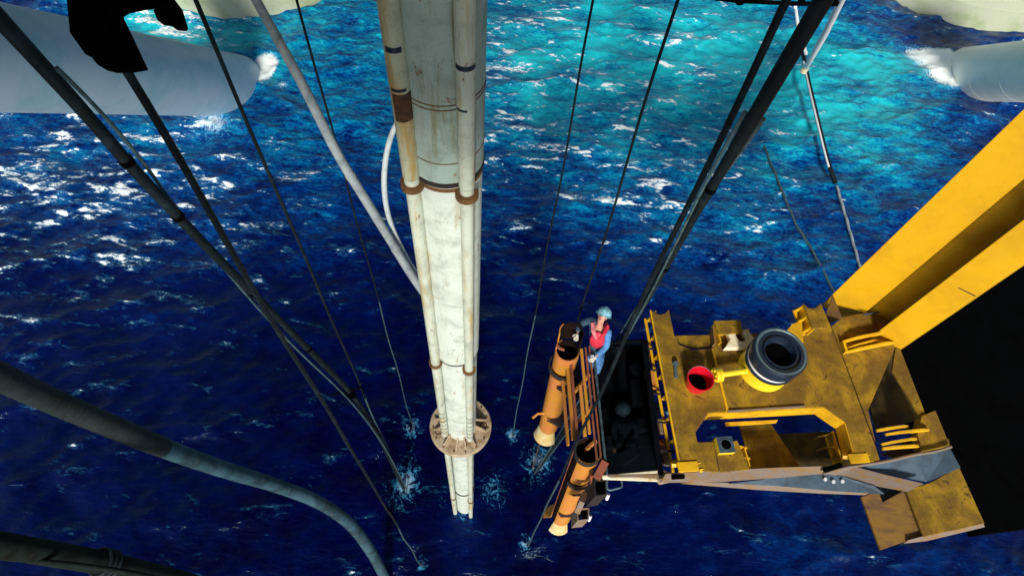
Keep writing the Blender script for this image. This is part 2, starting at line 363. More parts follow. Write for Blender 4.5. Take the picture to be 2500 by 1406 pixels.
# ------------------------------------------------------------------ far columns and braces
def column(name, px, depthoff, Rr, label):
    p = P(px, 0, 0); d = Vector((p.x, p.y, 0)).normalized(); c = p+d*depthoff
    t = thing(name, label, 'column', (c.x, c.y, 0), 'big round rig columns at the top edge')
    MB().lathe((c.x, c.y, 0), [(Rr, -3), (Rr, 22)], 96).build('shell', M['hull2'], t, True)
    MB().ring((c.x, c.y, 1.2), Rr, Rr+.05, .12, 96).build('draught_band', M['hull2'], t, True)
    return c
column('rig_column', 660, 5.55, 6.9, 'huge cream round column with stained base rising above the grey pipe at the top')
column('rig_column', 2270, 5.85, 7.4, 'huge greenish white round column at the top right, above the right brace')
def brace(a, b, r, label, mt='hull'):
    """a = water end (px,py,width) , b = outer end, straight in space"""
    pa = PD(a[0], a[1], F*2*r/a[2]); pb = PD(b[0], b[1], F*2*r/b[2]); d = (pb-pa)
    t = thing('hull_brace', label, 'brace', (pa.x, pa.y, pa.z), 'pale round hull braces dipping into the sea')
    pts = [pa-d*.35+d*1.9*i/24 for i in range(25)]
    MB().tube(pts, r, 72).build('tube', M[mt], t, True)
    for u in ((.35, .8) if mt == 'hullw' else ()):
        q = pa+d*u
        MB().lathe(q, [(r-.01, -.05), (r+.006, -.03), (r+.006, .03), (r-.01, .05), (r-.01, -.05)], 72, axis=d).build('weld_band', M[mt], t, True)
    return pa, pb
w0 = depth_of(P(585, 215, 0)); r0 = 152*w0/F/2
print('brace r', r0, w0, brace((588, 211, 144), (20, 144, 254), r0, 'thick pale grey round brace crossing the top left, ending in foam')[1])
w1 = depth_of(P(2385, 178, 0)); r1 = 128*w1/F/2
brace((2385, 180, 128), (2560, 172, 152), r1, 'shorter white round brace entering the sea at the right edge above the yellow leg', 'hullw')

# ------------------------------------------------------------------ riser
B0 = P(1135, 1232, 0); hd = Vector((-B0.x, -B0.y, 0)); hdist = hd.length; fw = hd.normalized(); rt = Vector((-fw.y, fw.x, 0))
DB = depth_of(B0); cph = -float((R3.T @ np.array([0, 0, 1.]))[2])*-1
def zr(py):
    """height on the riser axis seen at row py"""
    lo, hi = -3, 22
    for _ in range(50):
        m_ = (lo+hi)/2; p = R3.T @ (np.array([B0.x, B0.y, m_])-[0, 0, H]); y = 703+F*p[1]/p[2]
        if y > py: lo = m_
        else: hi = m_
    return lo
RB = .355
ris = thing('drilling_riser', 'tall rust streaked white riser pipe with side lines and round flange, standing in the sea', 'pipe', (B0.x, B0.y, 0))
def at_r(lat, fwd, z): return Vector((B0.x, B0.y, z))+rt*lat+fw*fwd
def vpipe(c, r, z0, z1, name, mat, parent, n=48):
    pr = [(0, z0), (r, z0)]+[(r, z0+(z1-z0)*i/8) for i in range(1, 9)]+[(0, z1)]
    return MB().lathe((c.x, c.y, 0), pr, n).build(name, mat, parent, True)
c0 = at_r(0, 0, 0)
z1, z2, z3 = zr(378), zr(842), zr(1038)
vpipe(c0, RB*1.04, z1, 23.9, 'sleeve', M['riserg'], ris, 64)
vpipe(c0, RB*1.01, z2, z1-.06, 'barrel', M['riser'], ris, 64)
vpipe(c0, RB*.94, z3, z2-.05, 'barrel', M['riser'], ris, 64)
vpipe(c0, RB*.84, -1.5, z3-.1, 'barrel', M['riser'], ris, 64)
for z, r in ((z1-.06, RB*1.03), (z2-.05, RB*.97), (zr(1185), RB*.88)):
    MB().ring((c0.x, c0.y, z), r*.9, r+.012, .055, 64).build('joint_band', M['dark'], ris, True)
for py, r in ((185, RB*1.04), (196, RB*1.04), (330, RB*1.04)):
    MB().ring((c0.x, c0.y, zr(py)), r*.95, r+.004, .012, 64).build('weld_seam', M['brass'], ris, True)
la, ra = (-.345, .235), (.180, .385)
lines = [(la, .085, 'liney'), (ra, .078, 'line')]
for (lt, fd), r, mt in lines:
    c = at_r(lt, fd, 0)
    for za, zb, rr in ((z3+.25, z1-.02, r*.90), (-1.5, z3-.06, r*.85)):
        vpipe(c, rr, za, zb, 'side_line', M['line'], ris, 28)
    vpipe(c, r, z1, 23.9, 'side_line', M[mt], ris, 28)
    # rows of dark tape just above the flange
    for i in range(6):
        z = z3+.55+i*.24
        MB().ring((c.x, c.y, z), r*.5, r*.90+.003, .022, 28, a0=-2.6, a1=-.6+.1*i).build('tape_mark', M['navy'], ris, True)
cR = at_r(*ra, 0); cL = at_r(*la, 0)
for c, r, py, hh, mt in ((cL, .085, 62, .05, 'navy'), (cR, .078, 78, .045, 'navy'), (cL, .085, 158, .03, 'navy'), (cL, .085, 232, .30, 'rust'), (cR, .078, 180, .02, 'navy')):
    MB().ring((c.x, c.y, zr(py)), r*.9, r+.003, hh, 32, a0=-2.2 if c is cL else -2.6, a1=(.3 if mt == 'rust' else -.7) if c is cL else (-.2 if py == 78 else -1.3)).build('tape_band' if mt == 'navy' else 'rust_band', M[mt], ris, True)
# rusty saddle clamps that hold the side lines
for zc, s_ in ((z1-.14, 1.), (z2-.12, .9), (zr(1192), .8)):
    m_ = MB(); m_.ring((c0.x, c0.y, zc), RB*.80, RB*1.03*s_, .05, 48)
    m_.build('clamp_collar', M['brass'] if s_ < .95 or 1 else M['dark'], ris, True)
    for c in (cL, cR):
        MB().ring((c.x, c.y, zc-.03), .06, .112*s_+.004, .07, 28, a0=math.radians(-215), a1=math.radians(30)).build('clamp_saddle', M['brass'], ris, True)
    MB().box(at_r(-.02, .30*s_, zc+.035), .16, .05, .10, math.atan2(rt.y, rt.x)).build('clamp_lug', M['flange'], ris, bevel=.008)
# flange with gussets
fl = MB().lathe((c0.x, c0.y, z3-.12), [(RB*.6, 0), (.66, 0), (.68, .02), (.68, .11), (.66, .13), (RB*.6, .13)], 96).build('flange', M['flange'], ris, True)
MB().ring((c0.x, c0.y, z3-.16), .3, .60, .03, 64).build('flange_rim', M['dark'], fl, True)
for a in (-100, -78, -55, -130, -15, 10, 165, 190, 60, 120):
    u = Vector((math.cos(math.radians(a+8)), math.sin(math.radians(a+8)), 0))
    q = c0+u*RB*.95; q2 = c0+u*.58; n_ = Vector((-u.y, u.x, 0))*.011
    MB().slab([Vector((q.x, q.y, z3+.01))+n_, Vector((q2.x, q2.y, z3+.01))+n_, Vector((q2.x, q2.y, z3+.05))+n_, Vector((q.x, q.y, z3+.24))+n_], -n_*2).build('gusset', M['flange'], fl)
for lt, fd in ((-.49, .10), (.50, .05), (.30, -.42), (-.32, -.42)):
    p = at_r(lt, fd, z3+.006)
    MB().lathe(p, [(0, 0), (.062, 0), (.062, .012), (.078, .012), (.078, 0)], 28).build('bolt_hole', M['black'], fl, True)
for a in range(0, 360, 24):
    u = Vector((math.cos(math.radians(a)), math.sin(math.radians(a)), 0)); p = c0+u*.60
    MB().disc((p.x, p.y, z3), .022, .035, 6).build('bolt', M['brass'], fl)

# ------------------------------------------------------------------ cables and hoses
def drop(top, bot, d, mats, label, name='cable', cat='cable', group=None, twist=False, stop=False):
    """a taut line, from frame top (px,py) to the point where it meets the sea"""
    pb = P(*bot, 0); ob = math.dist(bot, VP); ot = math.dist(top, VP)
    pt = PD(*top, depth_of(pb)*ob/ot); dr = pt-pb
    u = 1.0 if stop else min(1.6, (24.5-pb.z)/dr.z); pts = []
    n = 90
    for i in range(n+1):
        s_ = -.03+(u+.03)*i/n; p = pb+dr*s_
        p = p+Vector((.012*math.sin(i*.37), .012*math.cos(i*.29), 0)); pts.append(p)
    t = thing(name, label, cat, (pb.x, pb.y, 0), group)
    if len(mats) == 1:
        MB().tube(pts, d/2, 10).build('strand', M[mats[0]], t, True)
    else:
        cut = int(n*.42)
        MB().tube(pts[:cut+1], d/2, 10).build('lower_strand', M[mats[1]], t, True)
        MB().tube(pts[cut:], d/2*1.03, 10).build('upper_strand', M[mats[0]], t, True)
    if twist:
        m_ = MB(); fine = []
        for i in range(1, n*8):
            s_ = i/8; k = int(s_); q = pts[k].lerp(pts[min(k+1, n)], s_-k)
            fine.append(q+Vector((math.cos(i*.9), math.sin(i*.9), 0))*d*.42)
        m_.tube(fine, d*.14, 5).build('lay', M[mats[0]], t, True)
    return t
G = 'thin steel lines dropping straight into the sea'
drop((1450, 0), (1250, 1068), .032, ['cable', 'wet'], 'thin black line dropping to the sea just right of the white riser', group=G)
drop((1655, 0), (1299, 1143), .036, ['cable', 'rusty'], 'thin line turning rusty red, passing over the upper orange pipe', group=G)
drop((1915, 0), (1287, 1336), .046, ['cable', 'wet'], 'twisted wire rope beside the thick black hose, passing over the lower orange pipe', 'wire_rope', 'rope', twist=True)
drop((475, 0), (985, 1188), .042, ['cable', 'wet'], 'line crossing the foamy end of the left brace and joining the clamped black hose', group=G)
drop((725, 0), (1009, 1048), .034, ['cable', 'wet'], 'thin line between the pale grey pipe and the white riser', group=G)
drop((295, 165), (1031, 1386), .040, ['cable', 'wet'], 'wire rope hanging from the black hook down to the sea left of the riser', 'wire_rope', 'rope', twist=True, stop=True)

def hose(pts, mat, label, name='hose', cat='hose', base=None, dia=None, part='sheath', n=20, ends=True, under=True):
    """pts (px,py,width px): base given = nearly vertical line reaching the sea there; dia given = distance from its width"""
    sp = spline(pts, 12); P3 = []; rad = []
    if base:
        pb = P(*base, 0); kb = depth_of(pb)*math.dist(base, VP)
    for x, y, w in sp:
        d = kb/math.dist((x, y), VP) if base else F*dia/w
        P3.append(PD(x, y, d)); rad.append(w*d/F/2 if base else dia/2)
    if ends:
        P3 = [P3[0]+(P3[0]-P3[1])*14]+P3; rad = [rad[0]]+rad
    if under:
        P3 = P3+[P3[-1]+(P3[-1]-P3[-2]).normalized()*1.0]; rad.append(rad[-1])
    t = thing(name, label, cat, P3[-1])
    o = MB().tube(P3, rad, n).build(part, M[mat], t, True)
    return t, P3, rad
def bands(t, P3, rad, idx, mat='black', w=.05, name='hose_clamp', pr=1.18):
    for i in idx:
        ax = (P3[i+1]-P3[i]).normalized()
        MB().ring(P3[i], rad[i]*.9, rad[i]*pr, w, 24, axis=ax).build(name, M[mat], t, True)
t4, p4, q4 = hose([(2010, 0, 47.6), (1850, 270, 37.4), (1765, 412, 27.2), (1700, 520, 21.2), (1600, 695, 16.1), (1500, 862, 13.6), (1440, 955, 12.8), (1380, 1045, 11.0), (1310, 1148, 8.5)],
     'cable', 'thick black hose from the top right crossing the work basket into the sea', base=(1310, 1148))
bands(t4, p4, q4, (30, 46, 62, 80), w=.08)
mmb = MB()
for k_ in (0, 1):
    mmb = MB().tube([p+Vector((.11*math.cos(k_*2.5+i*.05), .11*math.sin(k_*2.5+i*.05), 0)) for i, p in enumerate(p4[14:])], [r*.36 for r in q4[14:]], 8)
    mmb.build('strapped_line', M['wet'], t4, True)
tL, pL, qL = hose([(0, 48, 42.9), (184, 250, 34.0), (313, 398, 29.6), (400, 492, 26.6), (528, 626, 22.2), (640, 738, 17.8), (741, 840, 16.3), (852, 955, 13.3), (925, 1065, 11.1), (985, 1190, 8.9)],
     'cable', 'thick black hose with strapped lines, running from the left top edge into the sea', base=(985, 1190))
bands(tL, pL, qL, (24, 40, 58, 74), w=.07)
MB().tube([p+Vector((.13*math.cos(i*.06), .13*math.sin(i*.06)-.02, .05)) for i, p in enumerate(pL[8:])], [r*.32 for r in qL[8:]], 8).build('strapped_line', M['wet'], tL, True)
# rope lashing on the hose where the line joins it
i = min(range(len(pL)), key=lambda j: abs(pL[j].z-P(0, 0, pL[84].z).z)); ax = (pL[86]-pL[85]).normalized()
for k_ in range(3):
    MB().ring(pL[85]+ax*.12*k_, qL[85]*.95, qL[85]*1.45, .06, 20, axis=ax).build('lashing', M['black'], tL, True)
for sg in (1, -1):
    MB().tube([pL[85], pL[85]+Vector((.25*sg, .1*sg, .05)), pL[85]+Vector((.36*sg, -.1, -.06))], [.03, .025, .015], 6).build('lashing_tail', M['black'], tL, True)
tp, pp, qp = hose([(625, 0, 22.9), (740, 210, 24.6), (822, 372, 23.8), (895, 492, 22.9), (950, 582, 21.2), (1012, 682, 20.4), (1090, 790, 19.6)], 'lilac',
     'pale grey pipe slanting from the top down to the left flank of the white riser', 'grey_pipe', 'pipe', base=(1075, 1130), part='tube', under=False)
bands(tp, pp, qp, (6, 30, 52), 'lilac', .06, 'coupling', 1.1)
hose([(1010, 262, 14), (968, 305, 14), (945, 370, 14), (938, 450, 14), (948, 525, 13), (975, 595, 12), (1016, 665, 11), (1080, 740, 11)], 'palehose',
     'thin white hose bowing out from behind the left side of the riser', base=(1072, 1120), ends=False, under=False)
t6, p6, q6 = hose([(-30, 905, 67.6), (120, 975, 58.7), (300, 1052, 51.6), (440, 1108, 44.5), (560, 1150, 38.3), (660, 1180, 33.8), (770, 1222, 30.3), (850, 1275, 27.6), (905, 1345, 25.8), (945, 1420, 24.0)],
     'hose', 'thick teal rubber hose sagging in an S curve across the lower left', dia=.32)
m_ = MB(); m_.tube(p6[:34], .163, 24).build('shade_sleeve', M['sleeve'], t6, True)  # added sleeve, dark to imitate ambient shadow on this stretch
for i in range(3, 33, 2):
    ax = (p6[i+1]-p6[i]).normalized()
    MB().lathe(p6[i], [(.163, -.03), (.169, 0), (.163, .03)], 24, axis=ax).build('rib', M['sleeve'], t6, True)  # ribs of the added sleeve, in the same shade colour
t7, p7, q7 = hose([(-30, 1325, 62), (110, 1348, 58), (245, 1372, 54), (360, 1398, 50), (520, 1440, 46)], 'hosed', 'black hose wrapped with a rope loop in the bottom left corner', dia=.30, under=False)
ax = (p7[27]-p7[26]).normalized()
for k_ in range(3):
    MB().lathe(p7[25]+ax*(.10*k_), [(.17+.028*math.cos(a), .028*math.sin(a)) for a in [j*math.pi/4 for j in range(9)]], 24, axis=ax+Vector((.15*k_-.1, .1, 0))).build('rope_loop', M['cable'], t7, True)
hose([(60, 1366, 13), (200, 1380, 13), (330, 1400, 13), (460, 1430, 12)], 'hosed', 'thin dull tube running just under the black hose in the bottom left corner', 'yellow_tube', 'tube', dia=.066, under=False)

# right side: white tube, pole, striped line, submerged lines, top bar
def simple(name, cat, label, pts, r, mat, part='tube'):
    t = thing(name, label, cat, pts[-1]); MB().tube(pts, r, 12).build(part, M[mat], t, True); return t
za = P(1968, 165, 1.4)
t = simple('white_spout', 'tube', 'bright white tube slanting down from the top edge to the striped line', [PD(2075, -35, 16), PD(2060, -10, 17.5), PD(2015, 82, 23), za], [.10, .10, .12, .14], 'white')
MB().tube([za+Vector((0, 0, .02)), za+Vector((-.06, -.1, -.28))], .17, 14).build('nozzle', M['offw'], t, True)
t = simple('white_pole', 'pole', 'faint slender white pole behind the thick hose at the top right', [P(1942, 18, 5.2), P(1948, 62, 3.6), P(1968, 132, 1.6)], [.07, .08, .09], 'white')
t = thing('striped_line', 'black and white striped line trailing down from the white tube end', 'line', P(1968, 140, .5))
pts = [P(*q, z) for q, z in (((1960, 128), 1.3), ((1972, 190), 1.0), ((1998, 300), .7), ((2022, 395), .5), ((2040, 448), .25))]
fine = [Vector(q) for q in spline([tuple(p) for p in pts], 14)]
MB().tube(fine, .105, 12).build('black_sheath', M['cable'], t, True)
MB().tube([p+Vector((-.075, -.03, .045)) for p in fine[6:46]], .05, 8).build('white_stripe', M['white'], t, True)
def awash(pts, r, mat, label):
    q = [Vector(p) for p in spline([tuple(P(x, y, z)) for x, y, z in pts], 14)]
    t = thing('awash_line', label, 'line', q[0], 'pale lines lying awash in the sea')
    MB().tube([p+Vector((0, 0, .02*math.sin(i*.8))) for i, p in enumerate(q)], r, 10).build('strand', M[mat], t, True)
awash([(2043, 455, .12), (2062, 520, .10), (2082, 590, .10), (2102, 660, .12), (2125, 740, .1)], .06, 'lilac', 'pale line awash in the sea running on from the striped line to the yellow leg')
awash([(1862, 350, .0), (1905, 455, .06), (1940, 540, .07), (1985, 615, .08), (2038, 715, .08)], .055, 'wet', 'faint greenish line awash in the sea between the thick hose and the striped line')
tb = thing('overhead_bar', 'slim black bar running level along the top edge at the right', 'bar', PD(1720, -5, 9))
MB().tube([PD(1660, -14, 9), PD(1800, 3, 9), PD(1950, 10, 9), PD(2045, 11, 9)], .032, 12).build('bar', M['black'], tb, True)
for x in (1805, 1958, 2038):
    c = PD(x, 6, 9); MB().box(c, .10, .10, .05, .3).build('clip', M['black'], tb, bevel=.01)
# black hook plate near the eye
hk = [(560, -60), (565, 20), (590, 280), (725, 470), (762, 465), (792, 515), (830, 555), (880, 585), (960, 605), (1100, 602), (1232, 580), (1100, 300), (1012, 118), (1060, 88), (1180, 62), (1300, 45), (1345, 95), (1400, 160), (1480, 235), (1560, 242), (1576, 212), (1530, 60), (1470, -20), (1440, -60)]
ph = P(295, 165, 19.3)
th = thing('hook_plate', 'big black hook shaped clamp hanging at the top left in front of the pale brace', 'hook', PD(250, 80, 4.2))
hp = [(x/3.514, y/3.514) for x, y in hk]
dh = depth_of(P(1031, 1386, 0))*math.dist((1031, 1386), VP)/math.dist((295, 165), VP)-.08
print('hook depth', dh)
tt = [PD(x, y, dh) for x, y in hp]; nrm = Vector(R3 @ np.array([0, 0, -1.]))
MB().slab(tt, nrm*.045).build('plate', M['black'], th, bevel=.02)
for px, py in ((235, 60), (300, 130), (400, 30)):
    q = PD(px, py, dh-.03); MB().disc(q, .045, .05, 6, axis=nrm).build('bolt', M['black'], th)
MB().slab([PD(x, y, dh-.012) for x, y in ((255, -10), (285, 30), (340, 160), (318, 164), (268, 60))], nrm*.02).build('rib', M['black'], th)

# ------------------------------------------------------------------ yellow support frame
ZD = 12.3
AX = math.radians(9.7); ux = Vector((math.cos(AX), math.sin(AX), 0)); uy = Vector((-ux.y, ux.x, 0))
fr = thing('support_frame', 'large yellow steel frame with grimy deck, ribbed edge girder and two tall box legs', 'frame', P(1850, 950, ZD))
def vert(px, py, z): p = P(px, py, z); return p
# legs
def leg(a, b, back, z0=ZD-.5, z1=24.5, mat='leg', name='leg'):
    A_ = P(*a, ZD); B_ = P(*b, ZD); n_ = Matrix.Rotation(math.radians(-6), 3, 'Z') @ Vector((A_.x, A_.y, 0)).normalized()*back
    q = [Vector((p.x, p.y, z1)) for p in (A_, B_, B_+n_, A_+n_)]
    return MB().slab(q, Vector((0, 0, z0-z1))).build(name, M[mat], fr, bevel=.012), A_, B_, n_
l1, A1, B1, N1 = leg((2035, 716), (2118, 758), .75)
l2, A2, B2, N2 = leg((2140, 812), (2205, 846), .45)
MB().slab([A1+Vector((-.01, -.01, -.02)), P(2015, 772, ZD-.25), P(2022, 790, ZD-.25), P(2056, 776, ZD-.02)], Vector((0, 0, -.03))).build('leg_foot', M['brown'], fr)
MB().wall(A2+Vector((.03, -.004, 0)), A2.lerp(B2, .98), 14.2, 14.22, .012).build('scratch', M['dark'], l2)
# brace pipe between the legs
cp = P(2150, 742, ZD)+Vector((.16, .16, 0)); n_ = 20.3
MB().tube([Vector((cp.x, cp.y, ZD-.2)), Vector((cp.x, cp.y, 17.7))], .44, 56).build('leg_pipe', M['pipe'], fr, True)
MB().lathe((cp.x, cp.y, 17.7), [(.32, 0), (.38, 0), (.38, .25), (.32, .25)], 40).build('pipe_seal', M['navy'], fr, True)
MB().beam(P(2108, 768, ZD+.02), P(2186, 757, ZD+.02), .02, .03).build('edge_strip', M['grey'], fr)
# decks (each its own plate)
def plate(pts, z, th, mat, name='deck_plate', bev=.008, parent=None): return MB().prism(pts, z, th).build(name, M[mat], parent or fr, bevel=bev)
plate([(1589, 757), (1600, 765), (1612, 768), (1624, 765), (1633, 755), (1646, 817), (1660, 842), (1690, 853), (1739, 851), (1776, 1003), (1727, 1008), (1697, 1051), (1703, 1079), (1742, 1078), (1756, 1152), (1664, 1146)], ZD, .035, 'deck')
plate([(1648, 819), (1735, 817), (1739, 849), (1690, 850), (1662, 840)], ZD-.045, .03, 'deck')
plate([(1735, 815), (1965, 810), (2011, 993), (1776, 1003)], ZD+.012, .05, 'deck')
plate([(1742, 1078), (1800, 1075), (1832, 1146), (1758, 1152)], ZD-.012, .03, 'deck')
plate([(1960, 741), (1972, 751), (1990, 752), (2004, 740), (2028, 795), (2140, 1095), (2150, 1128), (2090, 1128), (2086, 1107), (2064, 1031), (2011, 993), (1965, 812), (1978, 790)], ZD+.004, .05, 'deck')
plate([(2030, 796), (2060, 772), (2108, 764), (2182, 760), (2175, 815), (2185, 850), (2120, 1000), (2138, 1080)], ZD-.05, .04, 'deck')
# seam strip
MB().beam(P(1739, 851, ZD+.02), P(1776, 1003, ZD+.02), .04, .03).build('seam_strip', M['web'], fr, bevel=.004)
MB().beam(P(1776, 1004, ZD+.03), P(1966, 992, ZD+.03), .035, .03).build('seam_strip', M['tan'], fr, bevel=.004)
# edge girder: flange lines, web and triangular ribs
e0, e1 = P(1589, 757, ZD), P(1661, 1140, ZD); ed = (e1-e0)
MB().wall(e0+ux*.10, e1+ux*.10, ZD-.36, ZD-.04, .02).build('girder_web', M['web'], fr)
MB().beam(e0+ux*.0+Vector((0, 0, -.02)), e1+Vector((0, 0, -.02)), .035, .035).build('girder_flange', M['web'], fr, bevel=.006)
MB().beam(e0+Vector((-.02, 0, -.36))-ed*.0, e1+Vector((-.02, 0, -.36)), .05, .035).build('girder_flange', M['web'], fr, bevel=.006)
for i in range(8):
    q = e0+ed*(.03+i*.1345)+ux*.005; q = Vector((q.x, q.y, ZD-.04)); d = ed.normalized()*.012
    MB().slab([q-d, q+ux*.09-d, q+ux*.09+Vector((0, 0, -.30))-d, q-ux*.0+Vector((-.01, 0, -.30))-d+uy*.03], d*2).build('girder_rib', M['web'], fr)
# upright bits at the back edge
def upright(pts, th, mat, name):   # pts (px,py,z)
    q = [P(*p) for p in pts]; n1 = (q[1]-q[0]).cross(q[2]-q[0]).normalized()
    if n1.dot(Vector((0, 1, 0))) < 0: n1 = -n1
    return MB().slab(q, n1*th).build(name, M[mat], fr, bevel=.005)
MB().slab([P(1743, 783, ZD+.20), P(1808, 781, ZD+.20), P(1813, 812, ZD+.20), P(1755, 815, ZD+.20)], Vector((0, 0, -.05))).build('rest_block', M['deck'], fr, bevel=.006)
MB().wall(P(1745, 789, ZD+.15), P(1758, 838, ZD+.1), ZD, ZD+.15, .03).build('rest_block', M['web'], fr)
MB().wall(P(1744, 818, ZD), P(1822, 814, ZD), ZD+.013, ZD+.149, .04).build('rest_block', M['web'], fr)
MB().wall(P(1736, 806, ZD), P(1740, 846, ZD), ZD-.1, ZD+.14, .03).build('rest_block', M['brown'], fr)
# second ribbed saddle near the leg
s0, s1 = P(1960, 741, ZD+.30), P(1985, 802, ZD+.30)
plate([(1962, 741), (1974, 752), (1990, 753), (2004, 740), (2022, 800), (1985, 803)], ZD+.30, .03, 'deck', 'saddle_plate')
MB().wall(s0+ux*.03, s1+ux*.03, ZD+.005, ZD+.27, .025).build('saddle_web', M['web'], fr)
MB().beam(Vector((s0.x, s0.y, ZD+.04))-ux*.05, Vector((s1.x, s1.y, ZD+.04))-ux*.05, .06, .05).build('saddle_flange', M['web'], fr, bevel=.006)
for i in range(3):
    q = s0.lerp(s1, .08+i*.42)
    MB().slab([q-uy*.01+Vector((0, 0, -.03)), q-ux*.10-uy*.01+Vector((0, 0, -.22)), q-uy*.01+Vector((0, 0, -.22))], uy*.02).build('saddle_rib', M['web'], fr)
MB().prism([(1935, 790), (1958, 782), (1962, 835), (1945, 842), (1918, 810)], ZD+.10, .09).build('saddle_flange', M['web'], fr, bevel=.006)
# cut-out coaming (vertical faces that catch the sun)
coam = [(1776, 1004), (2011, 994), (2064, 1032), (2086, 1108)]
MB().wall(P(1727, 1009, ZD), P(2011, 994, ZD), ZD-.32, ZD-.003, .03).build('coaming', M['web'], fr)
MB().wall(P(2011, 995, ZD), P(2064, 1032, ZD), ZD-.32, ZD-.002, .03).build('coaming', M['web'], fr)
MB().wall(P(2064, 1033, ZD), P(2086, 1112, ZD), ZD-.32, ZD-.001, .03).build('coaming', M['web'], fr)
MB().wall(P(1727, 1010, ZD), P(1698, 1052, ZD), ZD-.26, ZD-.004, .02).build('coaming', M['brown'], fr)
plate([(1770, 1030), (1900, 1024), (1895, 1032), (1772, 1040)], ZD-.33, .03, 'web', 'bearing_strip')
# inside the opening
plate([(1804, 1034), (1880, 1030), (1960, 1150), (1838, 1152)], ZD-.55, .04, 'deck', 'lower_plate')
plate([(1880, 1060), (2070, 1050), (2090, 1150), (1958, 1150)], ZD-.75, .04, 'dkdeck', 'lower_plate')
MB().wall(P(1798, 1074, ZD), P(1818, 1150, ZD), ZD-.55, ZD-.05, .03).build('divider', M['web'], fr)
MB().wall(P(1822, 1094, ZD), P(1838, 1150, ZD), ZD-.5, ZD-.05, .02).build('divider', M['web'], fr)
for i in range(3):
    a_, b_ = P(1800+i*8, 1084+i*28, ZD-.02), P(1828+i*7, 1090+i*26, ZD-.02)
    MB().wall(a_, b_, ZD-.45, ZD-.08, .02).build('divider_rib', M['web'], fr)
for i in range(3):
    a_, b_ = P(1998+i*8, 1065+i*28, ZD-.3), P(2040+i*8, 1056+i*28, ZD-.3)
    MB().wall(a_, b_, ZD-.5, ZD-.32, .015).build('divider_rib', M['deck'], fr)
MB().wall(P(2034, 1052, ZD-.3), P(2058, 1130, ZD-.3), ZD-.60, ZD-.30, .02).build('divider', M['web'], fr)
# square socket
sk_c = P(1772, 1085, ZD+.10)
MB().box(sk_c-Vector((0, 0, .11)), .27, .27, .22, AX).build('socket', M['lemon'], fr, bevel=.006)
MB().box(sk_c+Vector((0, 0, .004)), .27, .27, .012, AX).build('socket_top', M['grey'], fr, bevel=.004)
MB().disc(sk_c+Vector((0, 0, .011)), .085, .004, 28).build('socket_hole', M['black'], fr, True)
MB().ring(sk_c+Vector((0, 0, .011)), .085, .10, .008, 28).build('socket_ring', M['steel'], fr, True)
# curved lifting eyes along the near edge
def eye(px, py, r, a0, a1, z, mat='web', th=.05, name='lifting_eye'):
    MB().ring(P(px, py, z), r*.62, r, th, 22, a0=a0, a1=a1).build(name, M[mat], fr, True)
for px, py in ((1680, 1138), (2098, 1118)):
    c = P(px, py, ZD+.02)
    for k_, r in ((0, .26), (1, .20)):
        m_ = MB(); m_.lathe(c+uy*(-.10*k_)+ux*.05*k_, [(r*.72, -.03), (r, -.03), (r, .03), (r*.72, .03), (r*.72, -.03)], 20, a0=.2, a1=2.9, axis=uy*1.0+Vector((0, 0, .9)), xdir=ux)
        m_.build('lifting_eye', M['web'], fr, True)
    MB().box(c-Vector((0, 0, .02)), .34, .16, .04, AX).build('eye_base', M['web'], fr, bevel=.006)
# pad-eye pairs on the right
def padeye(a, b, z, w, mat='web'):
    A_, B_ = P(*a, z), P(*b, z); d = (B_-A_).normalized(); L = (B_-A_).length
    n_ = Vector((-d.y, d.x, 0))*.02; pr = [A_, A_+d*L*.62, A_+d*L*.85, B_, B_+Vector((0, 0, w*.4)), A_+d*L*.8+Vector((0, 0, w)), A_+d*L*.25+Vector((0, 0, w)), A_+Vector((0, 0, w*.4))]
    MB().slab([p-n_ for p in pr], n_*2).build('pad_eye', M[mat], fr, bevel=.004)
padeye((2055, 836), (2172, 812), ZD-.03, .13); padeye((2062, 862), (2180, 838), ZD-.03, .13)
padeye((2068, 852), (2140, 832), ZD-.03, .10)
MB().beam(P(2056, 834, ZD), P(2064, 862, ZD), .05, .12).build('pad_eye', M['web'], fr, bevel=.005)
for i, (a, b) in enumerate((((2138, 1052), (2215, 1042)), ((2160, 1062), (2265, 1050)), ((2150, 1086), (2235, 1072)), ((2152, 1096), (2240, 1090)))):
    padeye(a, b, ZD-.05, .11)
